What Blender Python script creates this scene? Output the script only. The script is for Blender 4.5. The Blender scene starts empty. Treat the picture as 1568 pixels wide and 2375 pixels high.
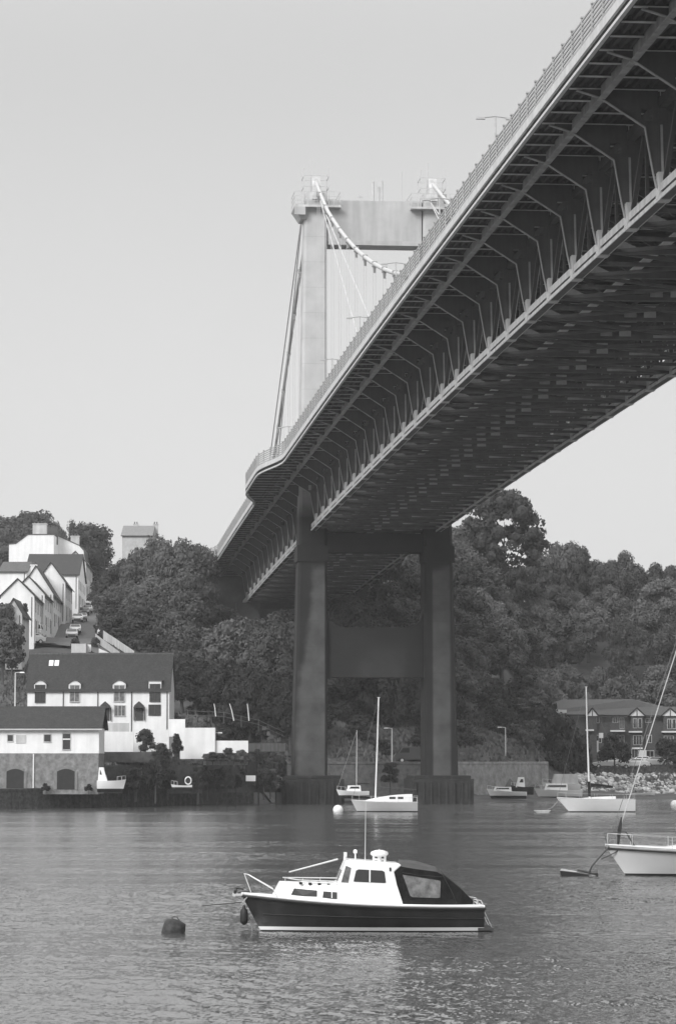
import bpy, bmesh, math, random
from mathutils import Vector, Matrix
from math import sin, cos, radians, pi, sqrt, exp

scene = bpy.context.scene
COL = scene.collection

# ---------------------------------------------------------------- camera
F_Q = 6899.0                      # focal length in units of the 1568-wide picture
PITCH = math.atan(577.4 / F_Q)
CAM_Z = 5.0
cd = bpy.data.cameras.new("camera")
cam = bpy.data.objects.new("camera", cd)
COL.objects.link(cam)
cam.location = (0, 0, CAM_Z)
cam.rotation_euler = (pi / 2 + PITCH, 0, 0)
cd.sensor_fit = 'VERTICAL'
cd.sensor_height = 36.0
cd.lens = 36.0 * F_Q / 2375.2
cd.clip_start = 1.0
cd.clip_end = 6000.0
scene.camera = cam

# ---------------------------------------------------------------- sky and sun (overcast, black-and-white film)
SUN_EL, SUN_AZ = radians(32), radians(212)     # azimuth clockwise from +Y : behind and left of the camera
w = bpy.data.worlds.new("World")
scene.world = w
w.use_nodes = True
nt = w.node_tree
for n in list(nt.nodes):
    nt.nodes.remove(n)
out = nt.nodes.new('ShaderNodeOutputWorld')
bg = nt.nodes.new('ShaderNodeBackground')
bg.inputs['Strength'].default_value = 0.1
sky = nt.nodes.new('ShaderNodeTexSky')
sky.sky_type = 'NISHITA'
sky.sun_disc = False
sky.sun_elevation = SUN_EL
sky.sun_rotation = SUN_AZ
sky.dust_density = 6.0
bw = nt.nodes.new('ShaderNodeRGBToBW')
nt.links.new(sky.outputs[0], bw.inputs[0])
tc = nt.nodes.new('ShaderNodeTexCoord')
sep = nt.nodes.new('ShaderNodeSeparateXYZ')
nt.links.new(tc.outputs['Generated'], sep.inputs[0])
ramp = nt.nodes.new('ShaderNodeValToRGB')            # overcast: brightness against height of the sky, lifted high up to brighten the water
nt.links.new(sep.outputs['Z'], ramp.inputs[0])
cr = ramp.color_ramp
cr.interpolation = 'B_SPLINE'
SKYV = [(0.0, .48), (0.05, .49), (0.12, .485), (0.20, .425), (0.27, .385), (0.38, .80), (0.6, .88), (1.0, .88)]
cr.elements[0].position, cr.elements[1].position = SKYV[0][0], SKYV[-1][0]
cr.elements[0].color = (SKYV[0][1],) * 3 + (1,)
cr.elements[1].color = (SKYV[-1][1],) * 3 + (1,)
for p_, v_ in SKYV[1:-1]:
    e_ = cr.elements.new(p_)
    e_.color = (v_, v_, v_, 1)
noi = nt.nodes.new('ShaderNodeTexNoise')
noi.inputs['Scale'].default_value = 5.0
noi.inputs['Detail'].default_value = 5.0
nt.links.new(tc.outputs['Generated'], noi.inputs['Vector'])
mr = nt.nodes.new('ShaderNodeMapRange')
mr.inputs['To Min'].default_value = 9.0
mr.inputs['To Max'].default_value = 9.9
nt.links.new(noi.outputs[0], mr.inputs[0])
mul = nt.nodes.new('ShaderNodeMath'); mul.operation = 'MULTIPLY'
nt.links.new(ramp.outputs[0], mul.inputs[0])
nt.links.new(mr.outputs[0], mul.inputs[1])
mx = nt.nodes.new('ShaderNodeMix'); mx.data_type = 'FLOAT'
mx.inputs[0].default_value = 0.93
nt.links.new(bw.outputs[0], mx.inputs[2])
nt.links.new(mul.outputs[0], mx.inputs[3])
nt.links.new(mx.outputs[0], bg.inputs['Color'])
nt.links.new(bg.outputs[0], out.inputs[0])

sd = bpy.data.lights.new("sun", 'SUN')
sd.energy = 1.5
sd.angle = radians(25)
sd.color = (1.0, 1.0, 1.0)
sun = bpy.data.objects.new("sun", sd)
COL.objects.link(sun)
sdir = Vector((sin(SUN_AZ) * cos(SUN_EL), cos(SUN_AZ) * cos(SUN_EL), sin(SUN_EL)))
sun.rotation_euler = (-sdir).to_track_quat('-Z', 'Y').to_euler()

scene.view_settings.view_transform = 'Standard'
scene.view_settings.look = 'None'
scene.view_settings.gamma = 1.0
scene.view_settings.exposure = 0.78
HAZE = 0.00017
scene.render.engine = 'CYCLES'
scene.cycles.max_bounces = 6
scene.cycles.volume_bounces = 0
scene.cycles.transparent_max_bounces = 8

# ---------------------------------------------------------------- helpers
def at(qx, qy, Y):
    """survey: a sight line of the photograph met at distance Y."""
    dx, dy = qx - 784.0, qy - 1187.6
    cp, sp = cos(PITCH), sin(PITCH)
    ry = F_Q * cp + dy * sp
    rz = F_Q * sp - dy * cp
    k = Y / ry
    return Vector((dx * k, Y, CAM_Z + rz * k))

def mat(name, v, rough=.7, var=.15, scale=1.0, bump=0.0, metal=0.0, stains=0.0, spec=.4, seed=0, col2=None):
    m = bpy.data.materials.new(name)
    m.use_nodes = True
    t = m.node_tree
    b = t.nodes['Principled BSDF']
    b.inputs['Roughness'].default_value = rough
    b.inputs['Metallic'].default_value = metal
    b.inputs['Specular IOR Level'].default_value = spec
    tcn = t.nodes.new('ShaderNodeTexCoord')
    no = t.nodes.new('ShaderNodeTexNoise')
    no.inputs['Scale'].default_value = scale
    no.inputs['Detail'].default_value = 6
    no.inputs['Roughness'].default_value = .65
    t.links.new(tcn.outputs['Object'], no.inputs['Vector'])
    r = t.nodes.new('ShaderNodeValToRGB')
    r.color_ramp.elements[0].position = .3
    r.color_ramp.elements[1].position = .7
    lo, hi = v * (1 - var), v * (1 + var)
    if col2 is not None:
        lo, hi = v, col2
    r.color_ramp.elements[0].color = (lo, lo, lo, 1)
    r.color_ramp.elements[1].color = (hi, hi, hi, 1)
    t.links.new(no.outputs[0], r.inputs[0])
    src = r.outputs[0]
    if stains > 0:
        mp = t.nodes.new('ShaderNodeMapping')
        mp.inputs['Scale'].default_value = (1.3, 1.3, .12)
        t.links.new(tcn.outputs['Object'], mp.inputs[0])
        n2 = t.nodes.new('ShaderNodeTexNoise')
        n2.inputs['Scale'].default_value = 1.0
        n2.inputs['Detail'].default_value = 5
        t.links.new(mp.outputs[0], n2.inputs['Vector'])
        r2 = t.nodes.new('ShaderNodeValToRGB')
        r2.color_ramp.elements[0].position = .35
        r2.color_ramp.elements[1].position = .65
        s_ = 1 - stains
        r2.color_ramp.elements[0].color = (s_, s_, s_, 1)
        r2.color_ramp.elements[1].color = (1, 1, 1, 1)
        t.links.new(n2.outputs[0], r2.inputs[0])
        mm = t.nodes.new('ShaderNodeMix'); mm.data_type = 'RGBA'; mm.blend_type = 'MULTIPLY'
        mm.inputs[0].default_value = 1
        t.links.new(src, mm.inputs[6]); t.links.new(r2.outputs[0], mm.inputs[7])
        src = mm.outputs[2]
    t.links.new(src, b.inputs['Base Color'])
    if bump:
        bp = t.nodes.new('ShaderNodeBump')
        bp.inputs['Strength'].default_value = bump
        bp.inputs['Distance'].default_value = .05
        t.links.new(no.outputs[0], bp.inputs['Height'])
        t.links.new(bp.outputs[0], b.inputs['Normal'])
    return m

class MB:
    def __init__(s):
        s.v = []; s.f = []; s.mi = []
    def add(s, vs, fs, mi=0):
        o = len(s.v)
        s.v.extend([tuple(p) for p in vs])
        for f in fs:
            s.f.append(tuple(o + i for i in f)); s.mi.append(mi)
        return s
    def box(s, x0, x1, y0, y1, z0, z1, mi=0):
        return s.add([(x0,y0,z0),(x1,y0,z0),(x1,y1,z0),(x0,y1,z0),(x0,y0,z1),(x1,y0,z1),(x1,y1,z1),(x0,y1,z1)],
                     [(3,2,1,0),(4,5,6,7),(0,1,5,4),(1,2,6,5),(2,3,7,6),(3,0,4,7)], mi)
    def frust(s, x0, x1, y0, y1, z0, X0, X1, Y0, Y1, z1, mi=0):
        return s.add([(x0,y0,z0),(x1,y0,z0),(x1,y1,z0),(x0,y1,z0),(X0,Y0,z1),(X1,Y0,z1),(X1,Y1,z1),(X0,Y1,z1)],
                     [(3,2,1,0),(4,5,6,7),(0,1,5,4),(1,2,6,5),(2,3,7,6),(3,0,4,7)], mi)
    def beam(s, a, b, w_, h_=None, up=(0,0,1), mi=0):
        a, b = Vector(a), Vector(b)
        h_ = w_ if h_ is None else h_
        d = (b - a).normalized()
        u = Vector(up)
        if abs(d.dot(u)) > .98: u = Vector((0,1,0))
        x = d.cross(u).normalized(); y = x.cross(d).normalized()
        c = [x*w_/2*i + y*h_/2*j for i, j in ((-1,-1),(1,-1),(1,1),(-1,1))]
        return s.add([a+k for k in c] + [b+k for k in c], [(0,1,2,3),(7,6,5,4),(0,4,5,1),(1,5,6,2),(2,6,7,3),(3,7,4,0)], mi)
    def tube(s, pts, r, n=6, mi=0, caps=True):
        pts = [Vector(p) for p in pts]
        rs = r if isinstance(r, (list, tuple)) else [r]*len(pts)
        o = []; px = None
        for i, p in enumerate(pts):
            d = (pts[min(i+1,len(pts)-1)] - pts[max(i-1,0)]).normalized()
            u = Vector((0,0,1)) if abs(d.z) < .95 else Vector((0,1,0))
            x = d.cross(u).normalized(); y = x.cross(d).normalized()
            for k in range(n):
                a = 2*pi*k/n
                o.append(p + x*cos(a)*rs[i] + y*sin(a)*rs[i])
        fs = []
        for i in range(len(pts)-1):
            for k in range(n):
                fs.append((i*n+k, i*n+(k+1)%n, (i+1)*n+(k+1)%n, (i+1)*n+k))
        if caps:
            fs.append(tuple(range(n))[::-1]); fs.append(tuple((len(pts)-1)*n+k for k in range(n)))
        return s.add(o, fs, mi)
    def prism(s, poly, y0, y1, mi=0, axis='y'):
        """poly of (a,b) extruded: axis y -> points (a,y,b); axis x -> (x,a,b); axis z -> (a,b,z)"""
        n = len(poly)
        def P(a, b, t):
            return (a,t,b) if axis == 'y' else ((t,a,b) if axis == 'x' else (a,b,t))
        vs = [P(a,b,y0) for a,b in poly] + [P(a,b,y1) for a,b in poly]
        fs = [tuple(range(n)), tuple(range(n,2*n))[::-1]]
        for i in range(n):
            j = (i+1) % n
            fs.append((i, n+i, n+j, j))
        return s.add(vs, fs, mi)
    def lathe(s, prof, n=12, c=(0,0,0), mi=0):
        vs = []
        for r, z in prof:
            for k in range(n):
                a = 2*pi*k/n
                vs.append((c[0]+r*cos(a), c[1]+r*sin(a), c[2]+z))
        fs = []
        for i in range(len(prof)-1):
            for k in range(n):
                fs.append((i*n+k, i*n+(k+1)%n, (i+1)*n+(k+1)%n, (i+1)*n+k))
        fs.append(tuple(range(n))[::-1]); fs.append(tuple((len(prof)-1)*n+k for k in range(n)))
        return s.add(vs, fs, mi)
    def build(s, name, m, parent=None, smooth=False, loc=None, bevel=0):
        me = bpy.data.meshes.new(name)
        me.from_pydata(s.v, [], s.f)
        ms = m if isinstance(m, (list, tuple)) else [m]
        for k in ms: me.materials.append(k)
        for p_, i in zip(me.polygons, s.mi):
            p_.material_index = i
            p_.use_smooth = bool(smooth)
        bm = bmesh.new(); bm.from_mesh(me)
        bmesh.ops.recalc_face_normals(bm, faces=bm.faces)
        bm.to_mesh(me); bm.free()
        o = bpy.data.objects.new(name, me)
        COL.objects.link(o)
        if parent: o.parent = parent
        if loc is not None: o.location = loc
        if bevel:
            bv = o.modifiers.new('bevel', 'BEVEL'); bv.width = bevel; bv.segments = 2; bv.limit_method = 'ANGLE'
        if smooth == 'angle':
            me.set_sharp_from_angle(angle=radians(35))
        return o

def tag(o, label=None, cat=None, group=None, kind=None):
    if label: o['label'] = label
    if cat: o['category'] = cat
    if group: o['group'] = group
    if kind: o['kind'] = kind
    return o

def empty(name, loc=(0,0,0), rz=0, label=None, cat=None, group=None):
    o = bpy.data.objects.new(name, None)
    o.empty_display_size = .5
    COL.objects.link(o)
    o.location = loc; o.rotation_euler = (0,0,rz)
    tag(o, label, cat, group)
    return o

def copy_tree(o, parent=None):
    c = o.copy(); COL.objects.link(c)
    if parent: c.parent = parent
    for ch in list(o.children): copy_tree(ch, c)
    return c

def interp(x, tab):
    if x <= tab[0][0]: return tab[0][1]
    for (a, va), (b, vb) in zip(tab, tab[1:]):
        if x <= b: return va + (vb-va)*(x-a)/(b-a)
    return tab[-1][1]

def sstep(a, b, x):
    t = min(1, max(0, (x-a)/(b-a)))
    return t*t*(3-2*t)

# ---------------------------------------------------------------- materials
M = {}
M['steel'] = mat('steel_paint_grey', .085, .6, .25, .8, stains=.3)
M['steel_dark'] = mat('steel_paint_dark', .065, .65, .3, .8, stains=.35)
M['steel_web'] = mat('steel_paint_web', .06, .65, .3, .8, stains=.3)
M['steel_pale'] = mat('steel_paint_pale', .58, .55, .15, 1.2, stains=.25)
M['fascia'] = mat('fascia_paint', .6, .5, .08, 1.0, stains=.15)
M['parapet'] = mat('parapet_galvanised', .36, .5, .2, 2.0)
M['asphalt'] = mat('asphalt', .05, .9, .2, 3.0)
M['cable'] = mat('cable_paint', .5, .5, .1, 2.0)
M['clamp'] = mat('clamp_steel', .3, .5, .2, 2.0)  # lightened to imitate haze on the high cable clamps
M['steel_plate'] = mat('steel_paint_patch', .32, .6, .2, 1.2, stains=.3)
M['steel_mid'] = mat('steel_paint_mid', .36, .6, .2, 1.2, stains=.3)
M['wire'] = mat('wire_steel', .5, .45, .1, 2.0)  # colour lightened to imitate haze around the tower top
M['white'] = mat('white_render', .82, .8, .06, .8, stains=.11)
M['grey_render'] = mat('grey_render', .26, .85, .2, .8, stains=.3)
M['white2'] = mat('weathered_render', .55, .85, .12, .8, stains=.25)
M['grp'] = mat('white_gelcoat', .82, .25, .03, 1.0, spec=.5)
M['navy'] = mat('dark_gelcoat', .035, .28, .35, 1.6, spec=.5, stains=.3)
M['black'] = mat('black_rubber', .02, .6, .2, 4.0)
M['glass'] = mat('window_glass', .03, .08, .2, 1.0, spec=.7)
M['greyglass'] = mat('clear_vinyl', .13, .2, .6, 3.5, spec=.6)
M['canvas'] = mat('dark_canvas', .014, .8, .35, 4.0, bump=1.0, spec=.15)
M['canvas_top'] = mat('grey_canvas', .075, .8, .2, 3.0, bump=.3)
M['rig'] = mat('rigging_wire', .16, .5, .1, 2.0)
M['alu'] = mat('aluminium', .62, .35, .08, 4.0, metal=.3)
M['chrome'] = mat('stainless', .7, .25, .05, 4.0, metal=.8)
M['rope'] = mat('rope', .35, .9, .3, 12.0)
M['slate'] = mat('slate_roof', .038, .8, .45, 5.0, bump=.4, stains=.2)
M['slate2'] = mat('pale_slate_roof', .10, .8, .4, 5.0, bump=.4, stains=.2)
M['tile'] = mat('tile_roof', .13, .85, .3, 2.5, bump=.4)
M['wood'] = mat('dark_timber', .05, .7, .3, 3.0)
M['bark'] = mat('bark', .07, .9, .3, 4.0, bump=.5)
M['metal_dark'] = mat('dark_metal', .06, .5, .2, 4.0)
M['tyre'] = mat('tyre', .02, .85, .2, 6.0)
M['lampglass'] = mat('headlight_glass', .6, .15, .1, 6.0)
# ================================================================ water
def water():
    import numpy as np
    m = bpy.data.materials.new('river_water'); m.use_nodes = True
    t = m.node_tree; b = t.nodes['Principled BSDF']
    b.inputs['Base Color'].default_value = (WBASE,WBASE,WBASE,1)
    b.inputs['Roughness'].default_value = WROUGH
    b.inputs['IOR'].default_value = 1.7
    tcn = t.nodes.new('ShaderNodeTexCoord')
    def fine(sc, det, sx, sy, rough, k, prev):
        mp = t.nodes.new('ShaderNodeMapping'); mp.inputs['Scale'].default_value = (sx, sy, 1)
        mp.inputs['Rotation'].default_value = (0,0,radians(9*k))
        t.links.new(tcn.outputs['Object'], mp.inputs[0])
        n = t.nodes.new('ShaderNodeTexNoise'); n.inputs['Scale'].default_value = sc
        n.inputs['Detail'].default_value = det; n.inputs['Roughness'].default_value = rough
        t.links.new(mp.outputs[0], n.inputs['Vector'])
        a = t.nodes.new('ShaderNodeVectorMath'); a.operation = 'SUBTRACT'; a.inputs[1].default_value = (.5,.5,.5)
        t.links.new(n.outputs['Color'], a.inputs[0])
        c = t.nodes.new('ShaderNodeVectorMath'); c.operation = 'MULTIPLY_ADD'; c.inputs[1].default_value = (k, k, 0)
        sc_ = t.nodes.new('ShaderNodeVectorMath'); sc_.operation = 'SCALE'
        t.links.new(a.outputs[0], sc_.inputs[0]); t.links.new(at_.outputs['Fac'], sc_.inputs['Scale'])
        t.links.new(sc_.outputs[0], c.inputs[0]); t.links.new(prev, c.inputs[2])
        return c.outputs[0]
    at_ = t.nodes.new('ShaderNodeAttribute'); at_.attribute_name = 'ruffle'
    g = t.nodes.new('ShaderNodeNewGeometry')
    v = fine(11.0, 2, 1.0, .55, .6, WF1, g.outputs['Normal'])
    v = fine(3.2, 2, .8, .6, .6, WF2, v)
    nn = t.nodes.new('ShaderNodeVectorMath'); nn.operation = 'NORMALIZE'; t.links.new(v, nn.inputs[0])
    t.links.new(nn.outputs[0], b.inputs['Normal'])
    rs = np.random.RandomState(11)
    # rows of open water, finer near the moored boats, coarser far out
    ys = [48.0]
    while ys[-1] < 425: ys.append(ys[-1] + max(.06, ys[-1]*WDY))
    ys = np.array(ys); nx = WNX
    u = np.linspace(-1, 1, nx)
    Y, U = np.meshgrid(ys, u, indexing='ij')
    X = U*(Y*.155+3)
    sp = np.maximum(2*(Y*.155+3)/nx, np.maximum(.06, Y*WDY)*.6)
    def lane(x, y, seed, lx, ly):
        r = np.random.RandomState(seed); v = np.zeros_like(x)
        for k in range(9):
            th = r.normal(0, .10)
            f = 2*np.pi/ly*r.uniform(.35, 1.8); g = 2*np.pi/lx*r.uniform(.3, 1.6)*r.choice([-1,1])
            v += np.sin(f*(y + x*th) + g*x + r.uniform(0, 6.28))
        return v/3.0
    near = np.clip((Y-60)/200, 0, 1)
    ln = lane(X, Y, 5, 90, 34)
    ln2 = lane(X, Y, 9, 160, 13)
    amp = .60 + .34*np.tanh(2.0*ln) + .22*np.tanh(2*ln2)
    # calm dark slick lanes toward the far shore, ruffled bright water close to
    amp = np.clip(amp*(1-.05*near) + .22*(1-near), .10, 1.1)
    Z = np.zeros_like(X); DX = np.zeros_like(X)
    for lam in (.25,.32,.42,.55,.75,1.0,1.35,1.8,2.5,3.4,4.8,7.0):
        for k in range(5):
            L = lam*rs.uniform(.85, 1.2); th = rs.normal(.35, .75)      # travelling mostly across the view line
            kx, ky = 2*np.pi/L*np.sin(th), 2*np.pi/L*np.cos(th)
            a_ = WS*rs.uniform(.6,1.2)*L/(2*np.pi)*(1.35 if lam < .7 else (.75 if lam < 1.5 else .34))
            w_ = np.clip(L/(2.2*sp)-.6, 0, 1)
            jit = .9*np.sin(X*.23/L+k)+.9*np.sin(Y*.19/L+2*k)
            ph = kx*X+ky*Y+rs.uniform(0,6.28)+jit
            Z += w_*a_*np.sin(ph)
    Z *= amp
    n = X.size
    me = bpy.data.meshes.new('water')
    ny = len(ys)
    co = np.stack([X, Y, Z], -1).reshape(-1, 3)
    hx = Y[:, :1]; 
    
    # flat outer water, butted to the patch edge
    ext = np.concatenate([np.stack([np.full(ny,-900.), ys, np.zeros(ny)],-1), np.stack([np.full(ny,900.), ys, np.zeros(ny)],-1),
                          np.array([[-900,-500,0],[900,-500,0],[-900,430,0],[900,430,0.]])])
    allc = np.concatenate([co, ext])
    i = np.arange(ny-1)[:,None]*nx + np.arange(nx-1)[None,:]
    f1 = np.stack([i, i+1, i+nx+1, i+nx], -1).reshape(-1, 4)
    r = np.arange(ny-1)
    f2 = np.stack([n+r, r*nx, (r+1)*nx, n+r+1], -1)
    f3 = np.stack([r*nx+nx-1, n+ny+r, n+ny+r+1, (r+1)*nx+nx-1], -1)
    q = n+2*ny
    f4 = np.array([[q, q+1, n+ny, n]])
    faces = np.concatenate([f1, f2, f3, f4])
    me.vertices.add(len(allc)); me.vertices.foreach_set('co', allc.astype(np.float32).ravel())
    me.loops.add(faces.size); me.loops.foreach_set('vertex_index', faces.astype(np.int32).ravel())
    me.polygons.add(len(faces)); me.polygons.foreach_set('loop_start', (np.arange(len(faces))*4).astype(np.int32))
    me.polygons.foreach_set('use_smooth', np.ones(len(faces), bool))
    me.update(calc_edges=True)
    at2 = me.attributes.new('ruffle', 'FLOAT', 'POINT')
    at2.data.foreach_set('value', np.concatenate([amp.ravel(), np.full(len(allc)-n, .7)]).astype(np.float32))
    me.materials.append(m)
    o = bpy.data.objects.new('water', me); COL.objects.link(o)
    tag(o, kind='structure')
WBASE, WROUGH, WS, WDY, WNX = .085, .13, .020, .0016, 720
WF1, WF2 = .90, .36
water()

# ================================================================ terrain
SHORE = [(-400,300),(-35,309),(-24,326),(-14.7,350),(-9,354),(0,357),(12,360),(16,361),(22,366),(30,375),(42,390),(60,397),(400,403)]
BANK = [(-400,300),(-9,358),(-6,366),(0,368.5),(12,370.6),(16,374),(25,388.5),(40,404),(60,408),(400,411)]
def bankY(X): return interp(X, BANK)
def shoreY(X): return interp(X, SHORE)
LEFT = [(300,2.0),(321,2.1),(327,4.6),(333.5,7.6),(336,8.2),(346,8.6),(380,14),(405,20.3),(430,22.6),(480,27.5),(540,32.8),(620,39.5),(760,50),(1500,60)]
MIDL = [(300,2.0),(338,2.2),(350,5.5),(362,8.5),(380,11),(420,19),(455,23),(472,27),(520,38),(700,46),(1500,60)]
MIDR = [(300,2.2),(372,3.2),(382,6.5),(400,11),(430,20),(470,30),(520,36),(700,44),(1500,60)]
RIGHT = [(300,2.6),(408,2.6),(416,4.0),(446,4.6),(462,9),(500,25),(540,32),(620,38),(800,44),(1500,60)]
def ground(X, Y):
    e = Y - shoreY(X)
    a = sstep(-30,-14, X); b = sstep(-4, 10, X); c = sstep(18, 34, X)
    z = interp(Y, LEFT)*(1-a) + interp(Y, MIDL)*a
    z = z*(1-b) + interp(Y, MIDR)*b
    z = z*(1-c) + interp(Y, RIGHT)*c
    if X < -60: z += 0
    cap = 2.1 + .42*max(0, e-6) if X < -9 else 0
    if X >= -9:
        bk = bankY(X)
        if Y < bk+.3: cap = .05*e - .02
        elif X < 27: cap = 4.7 + .50*(Y-bk-1)
        else: cap = .7 + .62*(Y-bk) if Y < bk+4 else 3.2+.4*(Y-bk-4)
    z = min(z, cap)
    n = .35*sin(X*.21+Y*.13)+.3*sin(X*.11-Y*.17+2)
    z += n*sstep(4, 40, e)
    return z
def terrain():
    xs = [-420,-300,-220,-160,-120,-100,-90,-80]+[-72+2*i for i in range(90)]+[112,125,140,160,200,260,340,420]
    es = [0.05,.6,2,4,6,8,10,10.5,10.7,12,14,16,18,20,23,26,29,32,35,38,42,46,50,55,60,66,72,80,88,96,104,112,120,130,140,155,170,190,220,260,320,420,600,900]
    vs, fs = [], []
    for X in xs:
        vs.append((X, shoreY(X)+(.04 if X < -9 else -6), -3.0 if X < -9 else -.7))
        for e in es:
            Y = shoreY(X)+e
            vs.append((X, Y, ground(X, Y)))
    ne = len(es)+1
    for i in range(len(xs)-1):
        for j in range(ne-1):
            fs.append((i*ne+j,(i+1)*ne+j,(i+1)*ne+j+1,i*ne+j+1))
    m = mat('grassy_earth', .045, .95, .3, .35, bump=.5, col2=.11)
    o = MB().add(vs, fs).build('ground', m, smooth=True)
    tag(o, kind='structure')
terrain()
# quay wall along the left and centre shore
def quay_wall():
    m = mat('quay_stone', .03, .9, .3, 2.6, bump=.8, stains=.4, col2=.13)
    b = MB()
    pts = [(-400,300),(-35,309),(-24,326),(-14.7,350),(-9.6,353.6),(-8.8,366)]
    fine = []
    for (x0,y0),(x1,y1) in zip(pts, pts[1:]):
        n = max(1, int(abs(x1-x0)/3))
        for k in range(n): fine.append((x0+(x1-x0)*k/n, y0+(y1-y0)*k/n))
    fine.append(pts[-1])
    prof = [(-.35,-1.5),(-.05,1.85),(-.12,1.87),(-.12,2.12),(.55,2.16),(.6,1.0)]
    vs = []; fs = []
    for x, y in fine:
        for dy_, z in prof: vs.append((x, y+dy_, z))
    n = len(prof)
    for i in range(len(fine)-1):
        for j in range(n-1): fs.append((i*n+j,(i+1)*n+j,(i+1)*n+j+1,i*n+j+1))
    b.add(vs, fs)
    o = b.build('quay_wall', m)
    tag(o, 'long dark stone quay wall along the far left shore, at the water\'s edge', 'wall')
quay_wall()

# ================================================================ bridge
ANG = math.atan2(.0987, .9951)
T = Vector((4.27, 352.0, 0))
bridge = empty('suspension_bridge', T, ANG, 'grey steel and concrete suspension bridge crossing overhead from upper right to the wooded far bank', 'bridge')
# bridge local frame: x = across (right +), y = away from camera, z up.  s = -y
def zc(s): return 34.0 - 4.1e-5*(s-210)**2
def te(s):
    a = abs(s)
    f = 2.0*(1-sstep(9, 24, a))
    if s < -94: f += 1.3*(1-sstep(0, 12, abs(s+112)))
    return 12.6 + f
PNL = 8.375
S0, S1 = -140.0, 335.0
N_ST = int(round((S1-S0)/(PNL/3)))
STN = [S0+(S1-S0)*i/N_ST for i in range(N_ST+1)]
def B(s, t, z): return (t, -s, z)
def sweep(prof, closed=True, b=None, stn=STN):
    """prof(s)-> list of (t, z)"""
    b = b or MB(); vs = []; fs = []; n = None
    for s in stn:
        p = prof(s); n = len(p)
        vs += [B(s, t, z) for t, z in p]
    for i in range(len(stn)-1):
        for j in range(n if closed else n-1):
            k = (j+1) % n
            fs.append((i*n+j, i*n+k, (i+1)*n+k, (i+1)*n+j))
    if closed:
        fs.append(tuple(range(n))); fs.append(tuple((len(stn)-1)*n+k for k in range(n)))
    return b.add(vs, fs)
def rect(t0, t1, z0, z1): return [(t0,z0),(t1,z0),(t1,z1),(t0,z1)]

# deck
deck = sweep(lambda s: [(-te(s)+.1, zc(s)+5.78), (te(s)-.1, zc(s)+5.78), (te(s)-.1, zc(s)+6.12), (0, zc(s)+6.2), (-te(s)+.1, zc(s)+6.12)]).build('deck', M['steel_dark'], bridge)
road = sweep(lambda s: rect(-te(s)+1.2, te(s)-1.2, zc(s)+6.21, zc(s)+6.24)).build('carriageway', M['asphalt'], bridge)
kb = MB()
for sg in (-1, 1):
    sweep(lambda s: rect(sg*(te(s)-1.2)-.12, sg*(te(s)-1.2)+.12, zc(s)+6.15, zc(s)+6.36), b=kb)
kb.build('kerb', M['steel_pale'], bridge)
for sg in (-1, 1):
    fb = MB()
    sweep(lambda s: rect(sg*(te(s)-.08), sg*(te(s)+.06), zc(s)+5.86, zc(s)+6.34), b=fb)       # edge plate
    f_o = fb.build('edge_fascia', M['fascia'], bridge)
    fb = MB()
    sweep(lambda s: rect(sg*(te(s)-.30), sg*(te(s)-.22), zc(s)+5.5, zc(s)+5.86), b=fb)
    f1 = fb.build('edge_web', M['steel'], f_o)
    fb = MB()
    sweep(lambda s: rect(sg*(te(s)-.16), sg*(te(s)+.04), zc(s)+5.36, zc(s)+5.52), b=fb)
    f2 = fb.build('edge_flange', M['fascia'], f_o)
    # cantilever stringer
    fb = MB()
    sweep(lambda s: rect(sg*10.55, sg*10.65, zc(s)+5.03, zc(s)+5.78), b=fb)
    sweep(lambda s: rect(sg*10.42, sg*10.78, zc(s)+4.97, zc(s)+5.03), b=fb)
    fb.build('outer_stringer', M['steel_mid'], bridge)
for t_ in (-4.6, -1.6, 1.6, 4.6):
    fb = MB()
    sweep(lambda s: rect(t_-.06, t_+.06, zc(s)+5.2, zc(s)+5.78), b=fb)
    sweep(lambda s: rect(t_-.2, t_+.2, zc(s)+5.14, zc(s)+5.2), b=fb)
    fb.build('stringer', M['steel'], bridge)
# transverse soffit ribs (every third of a panel): pale flange under a dark web
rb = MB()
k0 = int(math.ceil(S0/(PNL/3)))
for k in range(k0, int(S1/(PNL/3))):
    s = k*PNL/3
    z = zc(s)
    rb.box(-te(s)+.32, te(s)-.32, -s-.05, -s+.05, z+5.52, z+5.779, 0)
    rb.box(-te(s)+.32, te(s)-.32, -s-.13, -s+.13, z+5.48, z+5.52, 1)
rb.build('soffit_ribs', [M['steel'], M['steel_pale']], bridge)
# longitudinal troughs under the plate
rb = MB()
for i in range(10):
    for sg in (-1, 1):
        t0 = 7.9 + i*.46
        sweep(lambda s: [(sg*t0, zc(s)+5.779), (sg*(t0+.05), zc(s)+5.60), (sg*(t0+.2), zc(s)+5.60), (sg*(t0+.25), zc(s)+5.779)], closed=False, b=rb)
rb.build('deck_troughs', M['steel_dark'], bridge)

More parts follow.
